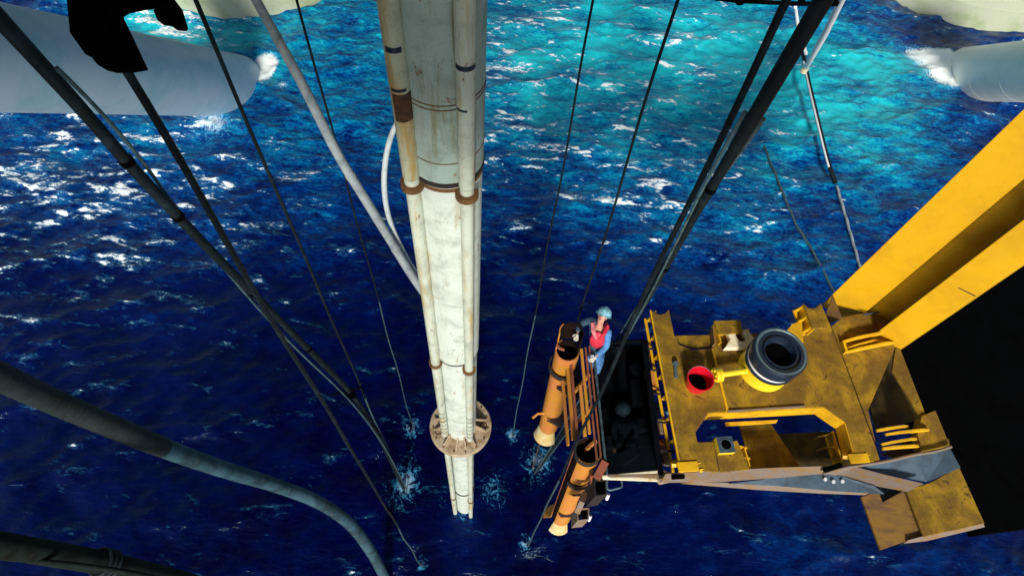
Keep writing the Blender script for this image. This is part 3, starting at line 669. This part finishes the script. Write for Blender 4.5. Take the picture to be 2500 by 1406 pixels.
# right side strip, boxes and the lower girder
plate([(2186, 850), (2196, 846), (2262, 1015), (2250, 1025), (2222, 975), (2178, 905)], ZD-.10, .05, 'deck', 'edge_strip')
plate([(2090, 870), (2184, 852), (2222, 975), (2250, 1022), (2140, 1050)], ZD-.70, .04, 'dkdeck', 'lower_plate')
plate([(2250, 1015), (2284, 1001), (2320, 1088), (2250, 1102), (2240, 1060)], ZD-.06, .20, 'deck', 'corner_box')
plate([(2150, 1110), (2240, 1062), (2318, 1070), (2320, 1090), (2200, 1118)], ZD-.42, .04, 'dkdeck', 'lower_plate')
gird = [(1622, 1166), (1640, 1172), (1700, 1170), (1830, 1164), (1930, 1158), (2040, 1146), (2130, 1124), (2220, 1108), (2318, 1090)]
def strip(top, bot, z0, z1, mat, name, th=.04, parent=fr):
    """ruled strip between two pixel polylines at heights z0 / z1"""
    a = [P(x, y, z0) for x, y in top]; b = [P(x, y, z1) for x, y in bot]; n = len(a); vs = a+b; d = Vector((0, .3, -1)).normalized()*th
    vs2 = [v+d for v in vs]; fs = []
    for i in range(n-1):
        fs += [(i, i+1, n+i+1, n+i), (2*n+i, 3*n+i, 3*n+i+1, 2*n+i+1), (i, 2*n+i, 2*n+i+1, i+1), (n+i, n+i+1, 3*n+i+1, 3*n+i)]
    fs += [(0, n, 3*n, 2*n), (n-1, 3*n-1, 4*n-1, 2*n-1)]
    return MB().add(vs+vs2, fs).build(name, M[mat], parent)
girder = thing('side_girder', 'weathered tan and grey girder running along the near edge of the yellow frame', 'girder', P(1900, 1180, ZD-.2))
strip([(1626, 1156), (1760, 1148), (1900, 1141), (2060, 1136), (2100, 1133)], [(1612, 1178), (1760, 1176), (1900, 1166), (2010, 1156), (2040, 1160)], ZD-.02, ZD-.10, 'tan', 'top_board', parent=girder)
strip([(1850, 1172), (1960, 1154), (2040, 1158), (2135, 1186)], [(1780, 1180), (1900, 1186), (2030, 1198), (2160, 1206)], ZD-.16, ZD-.24, 'grey', 'side_plate', parent=girder)
strip([(1700, 1176), (1860, 1180), (2000, 1192), (2150, 1196)], [(1660, 1180), (1860, 1196), (2000, 1204), (2110, 1208)], ZD-.26, ZD-.34, 'tan', 'bottom_board', parent=girder)
strip([(2040, 1150), (2085, 1138), (2160, 1158), (2255, 1180)], [(2030, 1160), (2060, 1164), (2140, 1186), (2215, 1200)], ZD-.14, ZD-.18, 'tan', 'top_board', parent=girder)
strip([(2100, 1134), (2230, 1108), (2318, 1092), (2345, 1140)], [(2090, 1136), (2160, 1156), (2262, 1176), (2344, 1142)], ZD-.10, ZD-.30, 'grey', 'side_plate', parent=girder)
pts = [P(x, y, ZD-.0) for x, y in ((2010, 1156), (2060, 1142), (2110, 1134), (2170, 1124), (2230, 1110), (2280, 1102), (2322, 1090))]
MB().tube([Vector(q) for q in spline([tuple(p) for p in pts], 8)], .025, 10).build('edge_cable', M['tan'], girder, True)
for px in (1962, 2020, 2060): pass
for px, py in ((2014, 1170), (2034, 1176), (2056, 1175)):
    MB().disc(P(px, py, ZD-.16), .03, .025, 6).build('bolt', M['white'], girder)
MB().prism([(1640, 1160), (1672, 1158), (1672, 1167), (1642, 1169)], ZD+.0, .05).build('clip', M['black'], girder)
MB().prism([(2010, 1140), (2055, 1128), (2060, 1140), (2015, 1154)], ZD+.03, .05).build('clip', M['black'], girder, bevel=.01)
# lower right plates
box = thing('corner_bracket', 'yellow and purple brown bracket box hanging at the lower right corner of the frame', 'bracket', P(2250, 1260, ZD-.5))
MB().prism([(2212, 1196), (2270, 1178), (2342, 1140), (2404, 1277), (2255, 1310)], ZD-.35, .05).build('top_plate', M['deck'], box, bevel=.006)
MB().prism([(2103, 1212), (2145, 1198), (2155, 1225), (2208, 1196), (2252, 1306), (2150, 1342)], ZD-.42, .05).build('side_plate', M['brown'], box, bevel=.006)
strip([(2218, 1318), (2262, 1306), (2400, 1272)], [(2206, 1326), (2262, 1320), (2404, 1286)], ZD-.36, ZD-.45, 'tan', 'lip', parent=box)
MB().wall(P(2200, 1326, ZD-.45), P(2404, 1282, ZD-.45), ZD-.85, ZD-.50, .05).build('under_plate', M['navy'], box)
strip([(2146, 1180), (2205, 1196), (2152, 1228)], [(2144, 1182), (2150, 1200), (2151, 1226)], ZD-.55, ZD-.56, 'grey', 'inner_plate', parent=box)
# black plate filling the right
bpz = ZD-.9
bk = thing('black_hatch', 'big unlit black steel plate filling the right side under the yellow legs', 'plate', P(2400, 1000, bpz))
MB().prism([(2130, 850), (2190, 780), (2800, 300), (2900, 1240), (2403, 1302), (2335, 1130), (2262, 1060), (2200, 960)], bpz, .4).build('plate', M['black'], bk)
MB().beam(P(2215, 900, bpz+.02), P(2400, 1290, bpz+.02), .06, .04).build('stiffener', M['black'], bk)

# ------------------------------------------------------------------ pile, bucket, pin on the deck
pc = P(1862, 900, ZD+.02)
pile = thing('guide_post', 'stubby yellow cylinder with dark ringed rubber mouth standing on the yellow deck', 'post', pc)
R_ = .425
MB().lathe(pc, [(0, 0), (R_*1.03, 0), (R_*1.03, .03), (R_, .05), (R_, .34), (0, .34)], 64).build('body', M['lemon'], pile, True)
MB().lathe(pc+Vector((0, 0, .34)), [(.2, 0), (R_*1.06, 0), (R_*1.06, .06), (R_*1.0, .07), (.2, .07)], 64).build('collar', M['navy'], pile, True)
MB().lathe(pc+Vector((0, 0, .41)), [(.2, 0), (R_*1.01, 0), (R_*1.01, .09), (.2, .09)], 64).build('white_band', M['white'], pile, True)
MB().lathe(pc+Vector((0, 0, .50)), [(.22, 0), (R_*1.06, 0), (R_*1.08, .05), (R_*1.08, .23), (R_*1.04, .26), (.34, .26), (.33, .22), (.30, .22), (.29, .25), (.27, .25), (.26, .18), (.22, .10)], 64).build('rubber_mouth', M['navy'], pile, True)
MB().lathe(pc+Vector((0, 0, .755)), [(R_*.98, 0), (R_*1.02, .012), (R_*.94, .016), (R_*.90, 0)], 64).build('lip_ring', M['steel'], pile, True)
MB().disc(pc+Vector((0, 0, .60)), .27, .01, 40).build('bore', M['black'], pile, True)
a_ = P(1822, 905, ZD+.22); b_ = P(1757, 914, ZD+.22)
MB().tube([a_, b_], .055, 20).build('side_arm', M['lemon'], pile, True)
d_ = (b_-a_).normalized()
fo = MB().lathe(b_-d_*.02, [(0, 0), (.13, 0), (.13, .05), (.11, .055), (.11, .065), (.13, .07), (.13, .12), (0, .12)], 32, axis=d_).build('end_flange', M['lemon'], pile, True)
for a in range(6):
    up = Vector((0, 0, 1)); sd = d_.cross(up).normalized(); q = b_+d_*.10+(up*math.sin(a*1.047)+sd*math.cos(a*1.047))*.09
    MB().disc(q, .02, .03, 6, axis=d_).build('bolt', M['lemon'], fo)
br = thing('clevis_bracket', 'off white forked bracket lying beside the ringed cylinder', 'bracket', P(1805, 830, ZD+.1))
q = [(1776, 808), (1794, 807), (1797, 822), (1803, 832), (1813, 834), (1821, 829), (1822, 817), (1805, 808), (1826, 805), (1834, 820), (1852, 832), (1848, 848), (1770, 849), (1782, 828)]
MB().prism([(1776, 808), (1794, 807), (1798, 822), (1806, 832), (1818, 833), (1822, 826), (1812, 806), (1826, 805), (1838, 822), (1854, 832), (1848, 848), (1770, 849), (1783, 828)], ZD+.16, .13).build('fork', M['offw'], br, bevel=.008)
bc = P(1698, 938, ZD)
bu = thing('bucket', 'open red bucket standing on the yellow deck', 'bucket', bc)
MB().lathe(bc, [(0, .01), (.175, .01), (.175, 0), (.18, 0), (.222, .28), (.232, .28), (.232, .30), (.215, .30), (.172, .02), (0, .02)], 48).build('shell', M['red'], bu, True)
MB().disc(bc+Vector((0, 0, .03)), .172, .02, 32).build('dark_disc', M['black'], bu, True)  # black disc just above the bucket bottom
MB().tube([bc+ux*.22*math.cos(a)+uy*(.22*math.sin(a))+Vector((0, 0, .29+.015*math.sin(a))) for a in [i*math.pi/12 for i in range(13)]], .006, 6).build('handle', M['steel'], bu, True)
pn = thing('steel_pin', 'small blue grey bolt lying on the deck left of the red bucket', 'bolt', P(1650, 900, ZD+.03))
MB().tube([P(1649, 892, ZD+.035), P(1651, 922, ZD+.035)], .03, 12).build('shank', M['steel'], pn, True)
MB().disc(P(1649, 884, ZD+.035), .055, .05, 6, axis=(P(1651, 922, ZD)-P(1649, 884, ZD))).build('head', M['steel'], pn)

# ------------------------------------------------------------------ work basket
ZT = 12.1
bs = thing('work_basket', 'open steel work basket with shade-coloured inside and orange rails beside the yellow frame', 'basket', P(1530, 1000, 7.4))
TL, TR, BR, BL = P(1447, 838, ZT), P(1572, 832, ZT), P(1612, 1160, ZT), P(1482, 1162, ZT)
def dn(p, z): return Vector((p.x, p.y, z))
for a, b, w, mt in ((TL, TR, .06, 'pit'), (TR, BR, .09, 'pit'), (BR, BL, .05, 'tan'), (TL, BL, .04, 'wet')):
    MB().beam(a, b, w, w).build('top_rail', M[mt], bs, bevel=.008)
k_ = 0
for dz, lat, mt, w in ((.0, -.07, 'redor', .03), (-.06, -.13, 'redor', .035), (-.12, -.20, 'orange', .05), (-.35, -.24, 'orange', .06), (-.55, -.34, 'redor', .05), (-.75, -.38, 'orange', .07), (-1.2, -.42, 'orange', .06)):
    a = dn(TL, ZT+dz)+ux*lat; b = dn(BL, ZT+dz)+ux*lat
    MB().beam(a+(b-a)*(.02 if k_ != 3 else .28), b-(b-a)*(.12 if k_ < 2 else .29+.012*k_), w, w*1.1).build('side_rail', M[mt], bs, bevel=.006); k_ += 1
for p, q in ((TL, P(1440, 842, 10.5)), (TR, P(1580, 836, 10.5)), (BR, P(1612, 1150, 10.5)), (BL, P(1478, 1152, 10.5))):
    MB().beam(q, dn(p, ZT-.03), .05).build('corner_post', M['pit'], bs)
for f_ in (.25, .5, .75):
    p = TL.lerp(BL, f_); MB().beam(dn(p, 11.0)-ux*.3, dn(p, ZT-.05)-ux*.12, .05).build('side_post', M['orange'], bs)
def sheet(a, b, z0, z1, th=.02, mt='pit', nm='side_sheet'): MB().wall(a, b, z0, z1, th).build(nm, M[mt], bs)
ZF = 10.5
fTL, fTR, fBR, fBL = P(1440, 842, ZF), P(1580, 836, ZF), P(1614, 1154, ZF), P(1476, 1156, ZF)
def slope(a, b, c, d): return MB().slab([a, b, c, d], Vector((0, .012, -.012))).build('side_sheet', M['pit'], bs)
slope(TR+Vector((0, 0, -.1)), BR+Vector((0, 0, -.1)), fBR, fTR); slope(TL+Vector((0, 0, -.5)), BL+Vector((0, 0, -.5)), fBL, fTL); slope(TL+Vector((0, 0, -.2)), TR+Vector((0, 0, -.2)), fTR, fTL)
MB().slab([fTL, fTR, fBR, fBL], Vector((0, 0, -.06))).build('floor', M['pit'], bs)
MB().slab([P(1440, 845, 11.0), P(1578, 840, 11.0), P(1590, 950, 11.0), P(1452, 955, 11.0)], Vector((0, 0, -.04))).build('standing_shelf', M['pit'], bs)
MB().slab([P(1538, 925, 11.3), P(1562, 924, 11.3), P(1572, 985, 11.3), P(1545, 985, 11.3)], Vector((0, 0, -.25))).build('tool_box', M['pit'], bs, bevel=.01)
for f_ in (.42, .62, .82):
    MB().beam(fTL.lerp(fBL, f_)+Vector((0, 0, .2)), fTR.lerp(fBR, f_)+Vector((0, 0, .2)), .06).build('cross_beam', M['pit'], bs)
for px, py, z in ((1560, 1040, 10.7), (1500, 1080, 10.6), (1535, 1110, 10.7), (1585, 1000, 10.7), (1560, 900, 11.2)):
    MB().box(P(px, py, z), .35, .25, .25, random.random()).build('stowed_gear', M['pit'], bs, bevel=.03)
# back panel pieces between basket and girder
for (x0, y0, x1, y1, z, mt) in ((1584, 862, 1604, 880, 11.9, 'redor'), (1576, 898, 1602, 946, 11.95, 'orange'), (1606, 1020, 1616, 1060, 11.9, 'tan'), (1608, 1070, 1628, 1110, 11.9, 'redor'), (1616, 1105, 1632, 1135, 11.9, 'tan')):
    MB().prism([(x0, y0), (x1, y0+2), (x1+6, y1), (x0+6, y1-3)], z, .12).build('side_pad', M[mt], bs, bevel=.02)
for y in (850, 902, 960, 1030, 1100):
    a = P(1575+(y-832)*.125, y, ZT-.02); MB().beam(a, a+ux*.3-Vector((0, 0, .1)), .03).build('link_arm', M['dark'], bs)
MB().beam(P(1470, 1164, ZT), P(1625, 1150, ZT), .045).build('front_bar', M['offw'], bs, bevel=.008)
MB().beam(P(1472, 1166, ZT-.03), P(1628, 1172, ZT-.03), .05).build('front_bar', M['offw'], bs, bevel=.008)
MB().beam(P(1456, 1168, ZT), P(1478, 1126, ZT+.03), .13, .04).build('corner_cleat', M['redor'], bs, bevel=.006)
MB().prism([(1590, 1150), (1640, 1150), (1650, 1172), (1612, 1180)], ZT+.02, .1).build('corner_cleat', M['flange'], bs, bevel=.015)
# hanging box tubes at the front
def boxtube(pts, z, L, mt, nm='box_tube'):
    q = [P(x, y, z) for x, y in pts]; c = sum(q, Vector((0, 0, 0)))/4
    inn = [c+(p-c)*.82 for p in q]; dn_ = Vector((0, 0, -L)); m_ = MB()
    vs = q+inn+[p+dn_ for p in q]+[p+dn_ for p in inn]; fs = []
    for i in range(4):
        j = (i+1) % 4; fs += [(i, j, 4+j, 4+i), (i, 8+i, 8+j, j), (4+i, 4+j, 12+j, 12+i), (8+i, 12+i, 12+j, 8+j)]
    m_.add(vs, fs).build(nm, M[mt], bs, bevel=.006)
boxtube([(1450, 1166), (1480, 1166), (1482, 1208), (1452, 1212)], 11.6, .9, 'dark')
boxtube([(1408, 1240), (1439, 1238), (1438, 1268), (1410, 1271)], 10.6, .8, 'tan')
MB().beam(P(1425, 1212, 10.9), P(1412, 1240, 10.6), .10, .26).build('box_tube', M['tan'], bs, bevel=.01)
MB().beam(P(1444, 1160, 11.5), P(1448, 1216, 10.9), .05, .05).build('box_tube', M['redor'], bs, bevel=.01)
hq = [P(x, y, 11.6) for x, y in ((1482, 1168), (1484, 1194), (1506, 1192), (1518, 1186), (1516, 1166))]
MB().tube([Vector(q) for q in spline([tuple(p) for p in hq], 6)], .018, 8).build('hand_loop', M['steel'], bs, True)
for px, py, z in ((1486, 1206, 11.5), (1442, 1258, 10.5)):
    MB().tube([P(px, py, z), P(px-5, py+12, z-.1)], .03, 8).build('bolt', M['white'], bs, True)

# ------------------------------------------------------------------ orange guide pipes
def guide(top, bot, ztop, R_, a0, a1, label, rings, top0=0, plates=()):
    pt = P(*top, ztop); ob, ot = math.dist(bot, VP), math.dist(top, VP)
    pb = PD(*bot, depth_of(pt)*ot/ob); ax = pb-pt; L = ax.length
    cdir = Vector((-pt.x, -pt.y, 0)).normalized()
    t = thing('guide_pipe', label, 'pipe', pt, 'orange guide pipes on the near side of the work basket')
    w = .02
    def sec(h0, h1, ra, rb, n0, n1, mt, nm, k=36):
        m_ = MB(); m_.lathe(pt, [(ra-w, h0), (ra, h0), (rb, h1), (rb-w, h1), (ra-w, h0)], k, a0=n0, a1=n1, axis=ax, xdir=cdir).build(nm, M[mt], t, True)
    sec(L*top0, L*.93, R_, R_, a0, a1, 'orange', 'shell')
    MB().lathe(pt, [(R_-.03, L*top0), (R_-.022, L*top0), (R_-.022, L*.90), (R_-.03, L*.90), (R_-.03, L*top0)], 36, axis=ax, xdir=cdir).build('bore_shade', M['boreshade'], t, True)  # added dark inner tube painting the shadow in the bore
    sec(L*.93+.01, L*1.05, R_, R_*1.42, -1.0 if top0 else -1.3, 1.35 if top0 else .35, 'funnel', 'flared_tip')
    for u in rings:
        sec(L*u, L*u+.16, R_+.065, R_+.065, a0, a1, 'dark', 'collar')
    for pl, yc in plates:
        u = (yc-top[1])/(bot[1]-top[1]); lo, hi = 0., 1.
        for _ in range(40):                       # height of the pipe seen at that row
            m_ = (lo+hi)/2; q = R3.T @ (np.array(pt+ax*m_)-np.array([0, 0, H])); yy = 703+F*q[1]/q[2]
            if yy < yc: lo = m_
            else: hi = m_
        MB().prism(pl, (pt+ax*lo).z+.45, .10).build('support_plate', M['dark'], t, bevel=.006)
    return t, pt, pb, cdir
tA, ptA, pbA, cA = guide((1397, 812), (1336, 1050), 12.45, .235, -2.0, 2.35, 'upper orange guide pipe with dark collar that the worker grips', (.25,), .13,
    (([(1359, 945), (1380, 941), (1393, 927), (1403, 900), (1412, 880), (1420, 930), (1412, 972), (1385, 960)], 935), ([(1335, 1024), (1348, 1025), (1357, 1015), (1364, 996), (1380, 985), (1388, 1011), (1370, 1042)], 1012)))
MB().lathe(ptA, [(.205, 0), (.213, 0), (.213, .66), (.205, .66), (.205, 0)], 30, a0=1.2, a1=5.2, axis=pbA-ptA, xdir=cA).build('bore_shade', M['boreshade'], tA, True)
MB().lathe(ptA, [(.215, 0), (.235, 0), (.235, .66), (.215, .66), (.215, 0)], 24, a0=1.15, a1=2.1, axis=pbA-ptA, xdir=cA).build('upper_half', M['orange'], tA, True)
MB().tube([P(1300, 1020, 8.4), P(1312, 1010, 8.4), P(1330, 1008, 8.4)], .03, 8).build('peg', M['orange'], tA, True)
MB().tube([P(1360, 842, 12.1), P(1366, 850, 12.1), P(1378, 854, 12.1)], .03, 8).build('peg', M['redor'], tA, True)
tB, ptB, pbB, cB = guide((1436, 1100), (1366, 1268), 11.75, .235, -2.9, .30, 'lower slotted orange guide pipe with round open mouth, below the basket front', (.24,), 0,
    (([(1392, 1199), (1409, 1199), (1419, 1187), (1425, 1171), (1443, 1167), (1445, 1208), (1401, 1209)], 1190), ([(1363, 1252), (1376, 1253), (1388, 1245), (1397, 1227), (1407, 1229), (1407, 1261), (1371, 1261)], 1240)))
MB().lathe(ptB, [(.21, 0), (.24, 0), (.24, .16), (.21, .16), (.21, 0)], 40, axis=pbB-ptB, xdir=cB).build('mouth_ring', M['dark'], tB, True)
lb = MB(); lb.lathe(ptB, [(.215, .1), (.24, .1), (.24, (pbB-ptB).length*.9), (.215, (pbB-ptB).length*.9), (.215, .1)], 8, a0=1.35, a1=1.75, axis=pbB-ptB, xdir=cB).build('slot_lip', M['redor'], tB)
MB().lathe(pbB, [(.24, -.35), (.27, -.15), (.42, .02), (.40, .02), (.25, -.15), (.22, -.35), (.24, -.35)], 14, a0=1.1, a1=2.2, axis=pbB-ptB, xdir=cB).build('flared_tip', M['orange'], tB, True)

# ------------------------------------------------------------------ people
def skin(name, chains, mat, parent, sub=2):
    """chains of (Vector, radius); the first vertex of the first chain is the root; a chain may start with an index into the list of named joints"""
    vs = []; rd = []; es = []; names = {}
    for ch in chains:
        prev = None
        for it in ch:
            if isinstance(it, str): prev = names[it]; continue
            nm, p, r = it
            vs.append(p); rd.append(r); k = len(vs)-1
            if nm: names[nm] = k
            if prev is not None: es.append((prev, k))
            prev = k
    me = bpy.data.meshes.new(name); me.from_pydata([tuple(v) for v in vs], es, [])
    o = bpy.data.objects.new(name, me); C.objects.link(o)
    md = o.modifiers.new('skin', 'SKIN'); md.use_smooth_shade = True
    sv = me.skin_vertices[0].data
    for i, r in enumerate(rd):
        sv[i].radius = (r, r) if not isinstance(r, tuple) else r; sv[i].use_root = (i == 0)
    ss = o.modifiers.new('sub', 'SUBSURF'); ss.levels = sub; ss.render_levels = sub
    dg = bpy.context.evaluated_depsgraph_get(); dg.update()
    nm_ = bpy.data.meshes.new_from_object(o.evaluated_get(dg)); nm_.materials.clear()
    bpy.data.objects.remove(o); nm_.name = name
    return link(name, nm_, mat, parent, True)
def ellipsoid(c, axes, mb=None, n=20, m=12, top=1.0, bottom=-1.0):
    mb = mb or MB(); X_, Y_, Z_ = axes; vs = []; fs = []
    for j in range(m+1):
        z = bottom+(top-bottom)*j/m; z = max(-1, min(1, math.sin(z*math.pi/2))); r = math.sqrt(max(0, 1-z*z))
        vs += [Vector(c)+X_*r*math.cos(2*math.pi*i/n)+Y_*r*math.sin(2*math.pi*i/n)+Z_*z for i in range(n)]
    fs = [(j*n+i, j*n+(i+1) % n, (j+1)*n+(i+1) % n, (j+1)*n+i) for j in range(m) for i in range(n)]
    fs += [tuple(range(n-1, -1, -1)), tuple(m*n+i for i in range(n))]
    return mb.add(vs, fs)
def hand(t, wrist, direction, palmn, mat):
    """five separate curled fingers on a palm"""
    d = direction.normalized(); n_ = palmn.normalized(); s_ = d.cross(n_).normalized(); V = wrist
    ch = [[('w', V, (.030, .024)), ('p', V+d*.05, (.040, .020)), ('k', V+d*.085, (.042, .018))]]
    hnd = skin('hand', ch, mat, t, 1)
    for i, (o_, L) in enumerate(((-.033, .065), (-.011, .078), (.011, .074), (.033, .058))):
        b_ = V+d*.075+s_*o_
        skin('finger', [[('a', b_, .012), ('b', b_+d*L*.45+n_*.012, .0115), ('c', b_+d*L*.7+n_*.038, .0105), ('d', b_+d*L*.62+n_*.062, .009)]], mat, hnd, 1)
    b_ = V+d*.03-s_*.034
    skin('thumb', [[('a', b_, .014), ('b', b_-s_*.028+d*.022+n_*.012, .0125), ('c', b_-s_*.030+d*.045+n_*.038, .010)]], mat, hnd, 1)
    return hnd
def person(label, j, cols, face, pose='person'):
    t = thing('person', label, 'person', j['footR'])
    up = (j['head']-j['neck']).normalized(); up = (up+Vector((.25, .35, 0))*(1 if face.z > 0 else 0)).normalized(); fc = (face-up*face.dot(up)).normalized(); sd = up.cross(fc)
    hips = (j['hipL']+j['hipR'])/2
    # one continuous body
    skin('body', [[('pel', hips, (.13, .09)), ('wa', hips.lerp(j['chest'], .4), (.12, .085)), ('ch', j['chest'], (.15, .10)), ('nk0', j['chest'].lerp(j['neck'], .75), (.09, .07)), ('nk', j['neck'], .055), ('h0', j['head']-up*.07+fc*.02, (.066, .070)), ('h1', j['head']-up*.01, (.082, .092)), ('h2', j['head']+up*.07, (.068, .080))],
        ['ch', ('sL', j['shL'], .05), ('eL', j['elL'], .036), ('wL', j['wrL'], .026)], ['ch', ('sR', j['shR'], .05), ('eR', j['elR'], .036), ('wR', j['wrR'], .026)],
        ['pel', ('hL', j['hipL'], .075), ('kL', j['kneeL'], .052), ('fL', j['footL'], .036)], ['pel', ('hR', j['hipR'], .075), ('kR', j['kneeR'], .052), ('fR', j['footR'], .036)]], cols['skin'], t)
    skin('jacket', [[('pel', hips+Vector((0, 0, .02)), (.165, .125)), ('wa', hips.lerp(j['chest'], .45), (.155, .12)), ('ch', j['chest'], (.185, .135)), ('nk', j['chest'].lerp(j['neck'], .72), (.10, .085))],
        ['ch', ('sL', j['shL'], .086), ('mL', j['shL'].lerp(j['elL'], .55), .074), ('eL', j['elL'], .066), ('wL', j['elL'].lerp(j['wrL'], .93), .048)]]+[['ch', ('sR', j['shR'], .074)]], cols['jacket'], t)
    skin('sleeve', [[('sR', j['shR'], .086), ('mR', j['shR'].lerp(j['elR'], .5), .080), ('eR', j['elR'], .072), ('fR', j['elR'].lerp(j['wrR'], .5), .062), ('wR', j['elR'].lerp(j['wrR'], .93), .048)]], cols['sleeve'], t)
    skin('trousers', [[('pel', hips, (.16, .12)), ('hL', j['hipL'], .10), ('kL', j['kneeL'], .075), ('fL', j['footL']+Vector((0, 0, .06)), .062)], ['pel', ('hR', j['hipR'], .10), ('kR', j['kneeR'], .075), ('fR', j['footR']+Vector((0, 0, .06)), .062)]], cols['trousers'], t)
    for s_ in ('footL', 'footR'):
        skin('boot', [[('a', j[s_]+Vector((0, 0, .05)), .052), ('b', j[s_]-Vector((0, 0, 0)), .055), ('c', j[s_]+face.normalized()*.15, .042)]], M['boot'], t, 1)
    hc = j['head']
    for s_ in (-1, 1):
        ellipsoid(hc+fc*.080+sd*s_*.030+up*.004, (sd*.011, up*.008, fc*.006), n=10, m=6).build('eye', M['eye'], t, True)
        ellipsoid(hc+sd*s_*.080-up*.01, (sd*.012, up*.030, fc*.018), n=10, m=6).build('ear', cols['skin'], t, True)
    skin('nose', [[('a', hc+fc*.082+up*.005, .010), ('b', hc+fc*.105-up*.028, .014)]], cols['skin'], t, 1)
    ellipsoid(hc+fc*.083-up*.058, (sd*.024, up*.007, fc*.007), n=10, m=6).build('mouth', M['vest'], t, True)
    hl = MB(); hu = (up*.94+fc*-.05).normalized()
    ellipsoid(hc+up*.038-fc*.012, (sd*.132, fc*.152, up*.135), hl, 28, 14, 1.0, 0.0); ho = hl.build('helmet', cols['helmet'], t, True)
    vs = []; n = 28
    for rr, h in ((1.0, .0), (1.13, -.012), (1.13, -.020), (.98, -.010), (1.0, 0)):
        for i in range(n):
            a = 2*math.pi*i/n; k = rr+(.05 if rr > 1 else 0)*max(0, math.sin(a))**2
            vs.append(hc-fc*.012+up*(.042+h)+sd*.132*k*math.cos(a)+fc*.152*k*math.sin(a))
    MB().add(vs, [(q*n+i, q*n+(i+1) % n, (q+1)*n+(i+1) % n, (q+1)*n+i) for q in range(4) for i in range(n)]).build('brim', cols['helmet'], ho, True)
    m_ = MB(); m_.tube([hc-fc*.012+up*(.040+.133*math.sin(a))+fc*.150*math.cos(a) for a in [math.pi*i/14 for i in range(1, 14)]], .010, 8).build('ridge', cols['helmet'], ho, True)
    for w_, e_ in (('wrL', 'elL'), ('wrR', 'elR')):
        hand(t, j[w_], (j[w_]-j[e_]), Vector((0, 0, -1)) if w_ == 'wrL' else Vector((-.6, 0, -.8)), cols['glove'])
    return t, up, fc, sd
j = dict(head=P(1472, 771, 12.70), neck=P(1465, 792, 12.55), chest=P(1461, 812, 12.36), shL=P(1443, 779, 12.50), elL=P(1415, 793, 12.32), wrL=P(1410, 813, 12.28),
         shR=P(1484, 802, 12.46), elR=P(1480, 846, 12.20), wrR=P(1456, 869, 12.17), hipL=P(1446, 862, 11.90), hipR=P(1466, 868, 11.90))
j['kneeL'] = P(1444, 884, 11.45); j['kneeR'] = P(1462, 892, 11.45); j['footL'] = P(1438, 904, 11.06); j['footR'] = P(1456, 912, 11.06)
face = Vector((-.50, -.70, .55))
cols = dict(skin=M['skin'], jacket=M['jacket'], sleeve=M['denim'], trousers=M['denim'], helmet=M['helmet'], glove=M['glove'])
pe, up, fc, sd = person('person in light blue helmet and red life vest leaning over the rail, gripping orange pipe', j, cols, face)
ch = j['chest']; body_up = (j['neck']-ch).normalized(); f2 = (Vector((-.1, -.8, .25))-body_up*Vector((-.1, -.8, .25)).dot(body_up)).normalized(); s2 = body_up.cross(f2)
ellipsoid(ch+f2*.115-body_up*.08, (s2*.135, body_up*.20, f2*.05), n=24, m=14).build('life_vest', M['vest'], pe, True)
for sg in (-1, 1):
    MB().tube([ch+f2*.14+s2*sg*.03-body_up*.02, ch+f2*.13+s2*sg*.10+body_up*.13, ch+f2*.02+s2*sg*.13+body_up*.20, ch-f2*.10+s2*sg*.11+body_up*.16], [.030, .040, .042, .03], 10).build('vest_collar', M['pink'] if sg < 0 else M['vest'], pe, True)
# second worker deep in the basket, shade put into skin, clothes and helmet
def off(px, py, z): return P(px, py, z)
j2 = dict(head=off(1521, 1000, 11.55), neck=off(1522, 1018, 11.36), chest=off(1526, 1036, 11.16), shL=off(1504, 1028, 11.26), elL=off(1497, 1056, 11.05), wrL=off(1507, 1076, 10.95),
          shR=off(1547, 1026, 11.26), elR=off(1556, 1054, 11.05), wrR=off(1543, 1074, 10.95), hipL=off(1514, 1050, 10.85), hipR=off(1534, 1050, 10.85))
j2['kneeL'] = j2['hipL']+Vector((-.06, -.34, .16)); j2['kneeR'] = j2['hipR']+Vector((.06, -.34, .16)); j2['footL'] = j2['kneeL']+Vector((0, .12, -.42)); j2['footR'] = j2['kneeR']+Vector((0, .12, -.42))
cols2 = dict(skin=M['shadefigure'], jacket=M['shadefigure'], sleeve=M['shadefigure'], trousers=M['shadefigure'], helmet=M['shadehelmet'], glove=M['shadefigure'])
person('second person in helmet and coveralls coloured as shade, standing deep inside the dark basket', j2, cols2, Vector((.1, -.9, -.3)))
